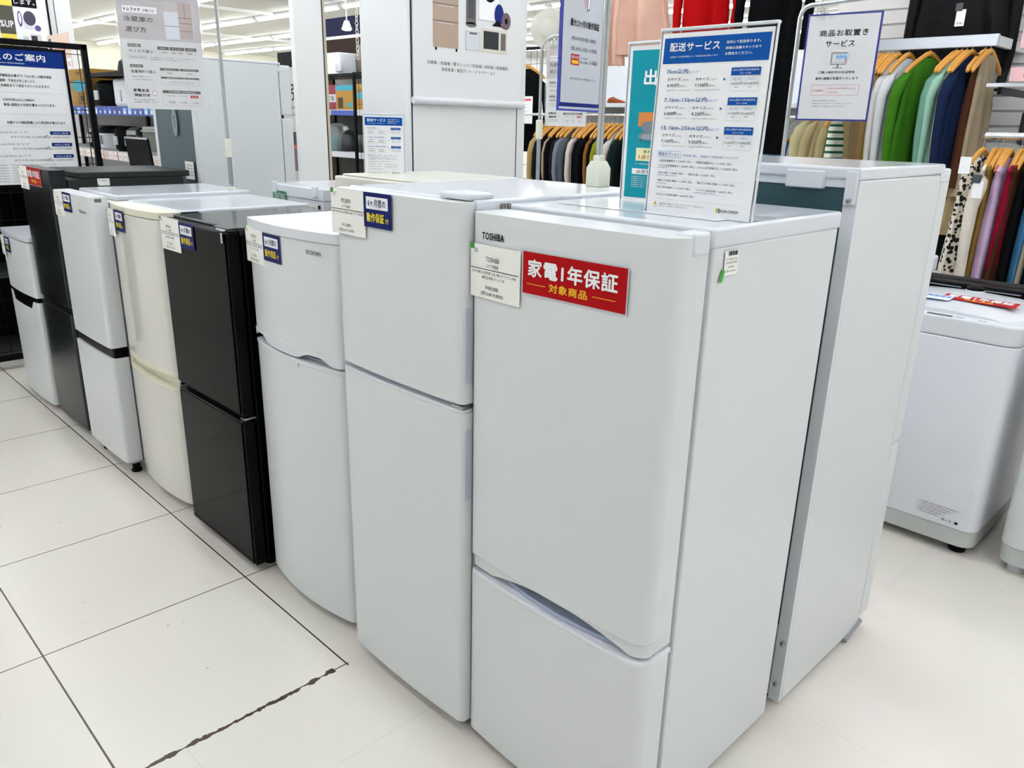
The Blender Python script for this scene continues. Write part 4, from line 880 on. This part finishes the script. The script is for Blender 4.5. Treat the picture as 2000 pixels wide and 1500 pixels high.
def garment_mb(L=.75, sh=.20, hem=.24, th=.035, sleeves=True, seed=0, kind='top', sl=.55):
    """hangs from origin (hanger neck) downward, width along local X, thickness along Y"""
    rnd = random.Random(seed); q = MB(); n = 36; ph = rnd.random()*6; rs = []
    if kind == 'top': prof = [(-.055, .05), (-.066, .075), (-.088, .11), (-.118, .155), (-.142, sh*.93), (-.172, sh), (-.24, sh*.98)]
    elif kind == 'skirt': prof = [(-.05, sh*.72), (-.07, sh*.74), (-.12, sh*.8)]
    else: prof = [(-.05, sh*.6), (-.08, sh*.62)]
    m = 10; z0, w0 = prof[-1]
    for k in range(1, m+1): a = k/m; prof.append((z0-(L+z0)*a, w0+(hem-w0)*a))
    for i, (z, w_) in enumerate(prof):
        a = i/(len(prof)-1); ring = []; t_ = (.012+th*min(1, a*2.2))
        for j in range(n):
            b = 2*math.pi*j/n; fold = 1+.45*a*math.sin(7*b+ph)+.25*a*math.sin(11*b+ph*2+z*4)
            x = w_*math.copysign(abs(math.cos(b))**.9, math.cos(b)); y = t_*fold*math.sin(b)+.012*a*math.sin(x*22+ph)
            ring.append((x+.01*a*math.sin(z*9+ph), y, z))
        rs.append(ring)
    q.rings(rs)
    if sleeves and kind == 'top':
        for s in (-1, 1):
            pts = [(s*sh*.86, 0, -.150), (s*(sh+.015), .0, -.205), (s*(sh+.045), .008, -.30), (s*(sh+.05+.02*rnd.random()), .0, -.13-sl*.7), (s*(sh+.045), -.005, -.13-sl)]
            rr = [.045, .06, .052, .042, .036]; prev = []
            for k, p_ in enumerate(pts): prev.append([(p_[0]+rr[k]*math.cos(2*math.pi*j/12)*.75, p_[1]+rr[k]*.6*math.sin(2*math.pi*j/12), p_[2]+(0 if k else .02*math.cos(2*math.pi*j/12)*-s)) for j in range(12)])
            q.rings(prev)
    return q
hang0 = None
def hanger(loc, rz, label, group):
    global hang0
    if hang0 is None:
        t = thing('clothes_hanger', label, 'hanger', loc, rz, group)
        q = MB(); q.tube([(-.20, 0, -.155), (-.18, 0, -.130), (-.10, 0, -.075), (-.03, 0, -.036), (0, 0, -.028), (.03, 0, -.036), (.10, 0, -.075), (.18, 0, -.130), (.20, 0, -.155)], [.010, .015, .016, .017, .018, .017, .016, .015, .010], 8); q.build('shoulder_bar', wood, t)
        q = MB(); q.tube([(0, 0, -.03), (0, 0, .03)]+[(0, .018*math.cos(a)-.0, .05+.018*math.sin(a)) for a in [R(x) for x in (240, 200, 150, 90, 40, 0, -30)]], .0025, 6); q.build('hook', steel, t)
        hang0 = t; return t
    c = copy_tree(hang0); c.location = loc; c.rotation_euler = (0, 0, rz); c['label'] = label; c['group'] = group; return c
def garment(name, cat, label, loc, rz, m, group=None, hang=True, hl=None, **kw):
    q = garment_mb(**kw); o = q.build(name, m, None, 0, 60); o.location = loc; o.rotation_euler = (0, 0, rz); tag(o, label, cat, group)
    if hang: hanger(loc, rz, 'wooden hanger holding the '+(hl or label.split(' hanging')[0].split(' on ')[0]), 'wooden hangers')
    return o
def rail(label, a, b, z, r=.013, posts=True, base=0):
    t = thing('clothes_rail', label, 'clothes rail', (0, 0, 0))
    q = MB(); q.tube([(a[0], a[1], z), (b[0], b[1], z)], r, 12); q.build('bar', chrome, t)
    if posts:
        for p_ in (a, b):
            q = MB(); q.tube([(p_[0], p_[1], .02), (p_[0], p_[1], z)], r, 12); q.box(p_[0]-.02, p_[1]-.25, 0, p_[0]+.02, p_[1]+.25, .02); q.build('upright', chrome, t)
    return t
# long rail behind the pillar
rail('long chrome clothes rail of jackets behind the wide white pillar', (-5.9, 5.0), (-1.85, 5.0), 1.53)
G1 = [('tan cotton jacket', 'b0945f', 1), ('dark speckled jacket', '262c33', 1), ('plain black knit', '0f1012', 1), ('beige cardigan', 'a89a7d', 1), ('black wool sweater', '101114', 1), ('charcoal blouse', '2b2e34', 1), ('blue grey coat', '7c8290', 1), ('slate grey shirt', '555c64', 1), ('cream cardigan', 'cfc9b6', 1), ('mauve shirt', '7a6a78', 1), ('long black coat', '0c0d10', 1), ('black blouse with white tag', '121216', 1), ('rust brown shirt', '8a5a26', 1), ('black cotton jacket', '101214', 1), ('olive green shirt', '8a9020', 1), ('navy blue jacket', '1f2d4c', 1), ('ivory knit', 'd2cec2', 1), ('dark teal sweater', '143a3a', 1), ('deep green coat', '14302c', 1), ('black dress', '0c0e10', 1), ('black fleece', '14161a', 1), ('light grey cardigan', '9aa09c', 1), ('grey patterned blouse', '7f8480', 1), ('black patterned top', '1b1d1f', 1), ('washed black shirt', '17191c', 1)]
x = -4.92
for k, (nm, c, _) in enumerate(G1):
    m = cloth(nm.replace(' ', '_'), c)
    if 'patterned' in nm: m = spots('cloth_'+nm.replace(' ', '_'), c, 'b9bbb0' if k == 23 else '2a2c2a')
    garment(nm.split()[-1] if nm.split()[-1] != 'tag' else 'blouse', 'clothing', nm+' hanging on the long rail behind the pillar', (x, 5.0+random.uniform(-.02, .02), 1.475), R(90+random.uniform(-5, 5)), m, 'clothes on the long rail behind the pillar', hl=nm+' on the long rail', L=random.uniform(.62, .9), sh=.19, hem=random.uniform(.2, .25), seed=k, sl=random.uniform(.45, .58), th=.026)
    x += .058
for k, (nm, c) in enumerate((('sky blue shirt', '5e93c4'), ('pale blue shirt', '8aa0c8'), ('white cardigan', 'd8d4c8'), ('black and navy blouse', '14192a'), ('light denim shirt', '7389a4'), ('denim jacket', '5d6a78'))):
    garment(nm.split()[-1], 'clothing', nm+' hanging right of the delivery price sign', (-2.42+k*.085, 5.0, 1.415), R(90+random.uniform(-14, 30)), cloth(nm.replace(' ', '_'), c), 'clothes right of the delivery sign', hl=nm+' right of the delivery sign', L=.7, sh=.18, hem=.2, seed=60+k, th=.03)
# pale coats below the reservation sign
for k, (nm, c, x, rz, L_) in enumerate((('pale yellow cardigan', 'cfc79a', -2.02, 60, .9), ('cream jacket with dark label', 'c9b98d', -1.93, 48, .9), ('light khaki coat', 'b7a878', -1.80, 48, .95), ('off white shirt', 'c9c4b8', -1.60, 75, .95))):
    garment(nm.split()[-1] if k != 1 else 'jacket', 'clothing', nm+' hanging below the reservation sign', (x, 4.85, 1.66), R(rz), cloth(nm.replace(' ', '_'), c), 'pale clothes below the reservation sign', hl=nm+' below the reservation sign', L=L_, sh=.18, hem=.22, seed=80+k)
garment('shirt', 'clothing', 'green and white striped shirt hanging below the reservation sign', (-1.87, 4.8, 1.62), R(80), stripes('green_white_stripe', 'dfe3d8', '1f5a3c', 22, .62), 'pale clothes below the reservation sign', hl='green and white striped shirt', L=.8, sh=.15, hem=.17, seed=90, sleeves=False)
# bar on the slat wall
t = thing('wall_bar', 'white metal hanging bar fixed to the slatted wall', 'clothes rail', (0, 0, 0))
q = MB(); q.box(-1.80, 4.74, 1.955, -.955, 4.77, 2.025); q.build('bar', mat('bar_silver', 'bcc1ca', .3, metal=.3), t, .004)
for x in (-1.72, -.98):
    q = MB(); q.box(x-.015, 4.77, 1.96, x+.015, 5.4, 2.02); q.build('bracket', lampb, t, .002)
G2 = [('taupe suit jacket', '77644c', -1.655, 90, .95, .19), ('brown suit jacket', '7d6546', -1.625, 89, .97, .19), ('tan suit jacket', '866b43', -1.598, 88, .97, .19), ('bright yellow shirt', 'c3cb16', -1.57, 88, .78, .16), ('white ruffled blouse', 'd9d7d2', -1.54, 85, .84, .17), ('white and grey coat', 'd5d7da', -1.475, 82, .86, .19), ('bright green sweater', '3f7a1c', -1.342, 72, .80, .21), ('sage green blouse', '6f9c8c', -1.185, 78, .78, .19), ('mint green blouse', '9cc6b2', -1.155, 74, .80, .19), ('cream lace top', 'cfc7ac', -1.125, 84, .78, .15), ('navy cardigan', '1a2748', -1.095, 80, .82, .18), ('brown velvet skirt', '4f2f1f', -1.02, 84, .85, .15), ('beige trousers', 'ab9a80', -.99, 84, .9, .13)]
for k, (nm, c, x, rz, L_, s) in enumerate(G2):
    garment(nm.split()[-1] if nm.split()[-1] != 'jacket' else 'jacket', 'clothing', nm+' hanging on the white wall bar', (x, 4.755, 1.955 if k else 1.955), R(rz), cloth(nm.replace(' ', '_'), c), 'clothes on the white wall bar', hl=nm+' on the white wall bar', L=L_, sh=s, hem=s*1.2, seed=120+k, sl=.6, kind='skirt' if k > 10 else 'top', th=.035)
# black padded coat on the wall
garment('coat', 'clothing', 'wide black padded coat spread on the slatted wall above the white bar', (-1.30, 5.08, 2.62), R(4), mat('padded_black', '0b090b', .6, bump=.6, bs=14, spec=.15), None, True, 'wide black padded coat', L=.78, sh=.26, hem=.33, seed=200, sl=.78, th=.06)
garment('coat', 'clothing', 'long plain black coat hanging behind the clothes on the white bar', (-1.36, 5.05, 1.93), R(2), mat('plain_black', '050506', .8, bump=.1, spec=.05), None, False, L=.68, sh=.27, hem=.31, seed=203, sl=.6, th=.05)
tg = thing('price_tag', 'white price tag with black security clip on the wide black padded coat', 'tag', (-1.27, 4.97, 2.155)); q = MB(); q.box(-.028, 0, -.05, .028, .003, .05); q.build('card', paper, tg); q = MB(); q.box(-.04, -.004, .04, .005, .012, .09); q.build('security_clip', mat('clip_grey', '3c4246', .5), tg, .004)
pr = Print((-.028, -.001, -.05), 0, .056, .1); pr.text('¥3,900', .2, .1, .8, .25, ink); pr.build('printed_face', tg)
rail('short low rail on the slatted wall under the white bar', (-1.45, 4.8), (-.6, 4.8), 1.22, posts=False)
for k, (nm, c, x, rz, L_, kd) in enumerate((('black leather skirt', '0d0d0f', -1.25, 50, .6, 'skirt'), ('tan fur vest', 'b39f76', -.96, 40, .36, 'skirt'), ('dark green skirt', '12241a', -1.06, 40, .62, 'skirt'), ('black knee skirt', '101112', -.88, 60, .62, 'skirt'))):
    garment('vest' if k == 1 else 'skirt', 'clothing', nm+' hanging on the low rail under the white bar', (x, 4.8, 1.18 if k != 1 else 1.16), R(rz), cloth(nm.replace(' ', '_'), c, bump=.6 if k == 1 else .25), 'skirts on the low wall rail', hl=nm+' on the low wall rail', L=L_, sh=.17, hem=.2, seed=300+k, kind=kd)
# high garments
rail('high chrome bar near the ceiling carrying the pink, red and black clothes', (-3.8, 4.0), (-1.6, 4.0), 2.86, posts=False)
garment('dress', 'clothing', 'pale pink flared dress hanging high left of the red knit', (-3.13, 4.0, 2.80), R(8), cloth('pale_pink', 'e2b9a6'), None, True, 'pale pink flared dress', L=.87, sh=.17, hem=.28, seed=401, sleeves=False, th=.09)
garment('sash', 'clothing', 'pink trailing sash hanging lower at the left of the pink dress', (-3.25, 3.9, 2.80), R(20), cloth('pale_pink', 'e2b9a6'), None, False, L=.94, sh=.05, hem=.07, seed=402, sleeves=False, th=.03)
garment('sweater', 'clothing', 'bright red long sleeved knit hanging high above the delivery price sign', (-2.575, 4.0, 2.80), R(6), cloth('bright_red', 'b5090c'), None, True, 'bright red knit', L=.80, sh=.16, hem=.17, seed=403, sl=.68, th=.05)
garment('dress', 'clothing', 'long black dress with pearl trim hanging high right of the red knit', (-2.07, 4.0, 2.80), R(10), cloth('dress_black', '0b0c0f'), None, True, 'long black dress', L=1.52, sh=.17, hem=.17, seed=404, sl=.75, th=.05)
q = MB()
for k in range(9):
    a = k/8; q.lathe([(.004, -.02), (.018, -.012), (.018, .012), (.004, .02)], -.10+.2*a, 0, 8); 
    for v in range(len(q.v)-32, len(q.v)): q.v[v] = (q.v[v][0], q.v[v][1], q.v[v][2]-.04*math.sin(math.pi*a))
o = q.build('pearl_trim', mat('pearl', 'dcd8cc', .3)); o.parent = bpy.data.objects[[x.name for x in C.objects if x.get('label', '').startswith('long black dress')][0]]; o.location = (0, -.06, -.53)
garment('jeans', 'clothing', 'pale blue denim strip hanging behind the thick chrome pole', (-3.56, 4.0, 2.80), R(70), cloth('denim_pale', '8fb0cc'), None, True, 'pale blue denim', L=.95, sh=.10, hem=.12, seed=406, sleeves=False)
# rail 3 at the right edge
rail('thick chrome rail of skirts and coats at the right edge', (-.60, 3.6), (.6, 3.6), 1.43, .018, False)
G3 = [('white dress with black animal spots', None, 1.0, -.60), ('cream coat', 'e6ddcf', .72, -.545), ('mustard skirt', '8c6f36', .95, -.515), ('coral blouse', 'c4684e', .34, -.495), ('lilac skirt', 'cdb2d2', .95, -.475), ('crimson red coat', '8f0f2c', .95, -.43), ('brown shirt', '4a2a1c', .7, -.40), ('black wool coat', '0f1114', .75, -.37), ('steel blue skirt', '3f6e98', 1.0, -.315), ('grey beige scarf', '9a937c', .98, -.285), ('dark navy coat', '121a33', .98, -.245), ('multicoloured striped skirt', None, 1.0, -.20), ('black trousers', '101114', 1.0, -.15)]
for k, (nm, c, L_, x) in enumerate(G3):
    m = spots('animal_spots', 'd9cfc2', '14120f') if k == 0 else stripes('multi_stripe', '1d2a68', 'c9a11e', 18, .7) if c is None else cloth(nm.replace(' ', '_'), c)
    garment(nm.split()[-1] if k != 0 else 'dress', 'clothing', nm+' hanging on the thick rail at the right edge', (x, 3.6, 1.385), R(90+random.uniform(-3, 3)-(12 if k == 0 else 0)), m, 'clothes on the right edge rail', hl=nm+' on the right edge rail', L=L_, sh=.10 if k == 3 else .14, hem=.12 if k == 3 else .19, seed=500+k, sleeves=k == 1, th=.03 if k in (0, 4, 5) else .02)
    [o for o in C.objects if o.get('category') == 'hanger'][-1].scale = (.62, .8, .8)
tg = thing('price_tag', 'white tag clipped high on the animal spotted dress', 'tag', (-.60, 3.36, 1.29)); q = MB(); q.box(-.025, 0, -.04, .025, .003, .04); q.build('card', paper, tg)
tg = thing('price_tag', 'white tag with black security clip on the cream coat', 'tag', (-.52, 3.34, 1.19)); q = MB(); q.box(-.02, 0, -.05, .025, .003, .03); q.build('card', paper, tg); q = MB(); q.box(-.03, -.004, .02, .01, .012, .06); q.build('security_clip', mat('clip_grey', '3c4246'), tg, .003)
# grey shelf unit and pink signs at right edge
t = thing('wall_shelf', 'white shelf with a clear front and black uprights at the right edge', 'shelf', (0, 0, 0))
q = MB(); q.box(-.86, 4.35, 1.70, .5, 4.7, 1.72); q.build('shelf_board', white2, t, .003); q = MB(); q.box(-.86, 4.34, 1.72, .5, 4.345, 1.78); q.build('front_lip', acryl, t)
for x in (-.80, .1):
    q = MB(); q.box(x-.025, 5.32, 0, x+.025, 5.38, 2.4); q.build('upright', blackp, t)
    q = MB(); q.box(x-.01, 4.4, 1.66, x+.01, 5.32, 1.70); q.build('bracket', blackp, t)
for nm, lb, x0, z0, w_, h_, tx in (('header_sign', 'pink sign board near the top right corner', -.72, 1.90, .5, .26, None), ('shelf_sign', 'pink shelf label reading Ladies at the right edge', -.74, 1.725, .34, .075, 'Ladies')):
    t = thing(nm, lb, 'sign', (x0, 4.32, z0)); q = MB(); q.box(0, 0, 0, w_, .006, h_); q.build('card', mat('sign_pink', 'd9aeb2', .5), t)
    if tx: pr = Print((0, -.0005, 0), 0, w_, h_); pr.text(tx, .2, .3, .7, .7, redt, 2); pr.build('printed_face', t)
t = thing('light_bar', 'white display frame at the top right corner', 'frame', (-.75, 4.5, 2.18)); q = MB(); q.box(0, 0, 0, .7, .1, .04); q.build('bar', white2, t, .004)
t = thing('handbag', 'black bag with long strap lying under the pink Ladies shelf', 'bag', (-.55, 4.6, 1.50))
q = MB(); q.rbox(-.15, -.08, -.12, .15, .08, .08, .06); q.build('bag_body', mat('bag_black', '0d0f12', .4), t, .02); q = MB(); q.tube([(-.12, -.02, .06), (-.05, -.05, .16), (.08, -.05, .17), (.14, 0, .06)], .008, 8); q.build('strap', mat('bag_black', '0d0f12'), t)
# mesh rack, hat, shoes between pillar and warranty sign
grid('tall black wire grid rack right of the wide pillar', 5.5, -5.95, -4.9, 2.22, .09, 'x')
t = thing('sun_hat', 'wide white sun hat hanging at the top of the black grid rack', 'hat', (-5.30, 5.38, 2.36))
q = MB(); q.M = Matrix.Rotation(R(42), 4, 'Z') @ Matrix.Rotation(R(86), 4, 'X'); q.lathe([(.20, 0), (.19, .012), (.12, .02), (.105, .04), (.09, .09), (.04, .105)], 0, 0, 32); q.build('hat', cloth('hat', 'd3d1c6'), t)
t = thing('notice_card', 'white notice card with a red header in front of the black grid rack', 'sign', (-5.65, 5.2, 1.44)); q = MB(); q.box(0, 0, 0, .30, .006, .27); q.build('card', paper, t)
q = MB(); q.box(-.005, -.003, -.01, .305, .008, 0); q.box(.13, .006, -1.44, .16, .03, .1); q.build('stand', blackp, t)
pr = Print((0, -.0005, 0), 0, .30, .27); pr.rect(.06, .83, .94, .92, redt); pr.text('お知らせ', .35, .845, .65, .905, wh, 2)
for k in range(5): pr.text('ご来店ありがとうございます', .12, .68-.12*k, .88, .73-.12*k, greyi)
pr.build('printed_face', t)
for k, (x, c) in enumerate(((-5.75, '0f1012'), (-5.62, '15171a'))):
    garment('coat', 'clothing', ('left', 'right')[k]+' of the two long black coats on the grid rack', (x, 5.38, 2.05), R(30), cloth('rackcoat%d' % k, c), 'black coats on the grid rack', True, ('left', 'right')[k]+' black coat on the grid rack', L=.9, sh=.16, hem=.17, seed=600+k, th=.03)
t = thing('shoe_shelf', 'grey slatted gondola with a white shelf of shoes beyond the warranty sign', 'shelf', (0, 0, 0))
q = MB(); q.box(-5.3, 6.0, 0, -2.7, 6.06, 1.62); q.box(-5.3, 5.7, 1.62, -2.7, 6.1, 1.66, 1); q.box(-5.3, 6.06, 1.66, -2.7, 6.1, 2.05, 1); q.build('panel', [mat('slat_grey', '8f9290', .5), white2], t, .003)
for k, (x, c, nm) in enumerate(((-4.72, 'a5532f', 'brown leather shoe left of the white one'), (-4.42, 'd9d5d0', 'white shoe with a tag beside the brown one'))):
    t = thing('shoe', nm+' on the gondola shelf', 'shoe', (x, 5.8, 1.66)); t.scale = (.8, .8, .6); q = MB()
    q.rings([[(-.14+.28*a+0, .04*math.cos(b)*w2, max(0, .0+h2*(.5+.5*math.sin(b)))) for b in [2*math.pi*j/12 for j in range(12)]] for a, w2, h2 in ((0, .4, .03), (.1, 1, .09), (.3, 1, .11), (.5, .9, .08), (.8, 1.1, .05), (1, .5, .03))]); q.build('upper', cloth('shoe%d' % k, c, .4), t)
t = thing('ball', 'small blue ball at the left end of the shoe shelf', 'ball', (-4.93, 5.8, 1.71)); q = MB(); q.lathe([(.005+.05*math.sin(math.pi*k/8), -.05*math.cos(math.pi*k/8)) for k in range(9)], 0, 0, 16); q.build('sphere', mat('ball_blue', '2458a8', .4), t)

t = thing('display_case', 'black low display rack behind the grid panel at the far left edge', 'shelf', (-5.12, -.95, 0))
q = MB(); q.box(0, 0, 0, .04, 1.35, 1.02); q.build('back_panel', blackp, t)
for zz in (.03, .50, .99):
    q = MB(); q.box(.04, 0, zz, .45, 1.35, zz+.03); q.build('shelf_board', blackp if zz > .9 else mat('rack_grey', '3a3d3e', .5), t)
for yy in (0, 1.32):
    q = MB(); q.box(.04, yy, 0, .45, yy+.03, 1.02); q.build('side_panel', blackp, t)
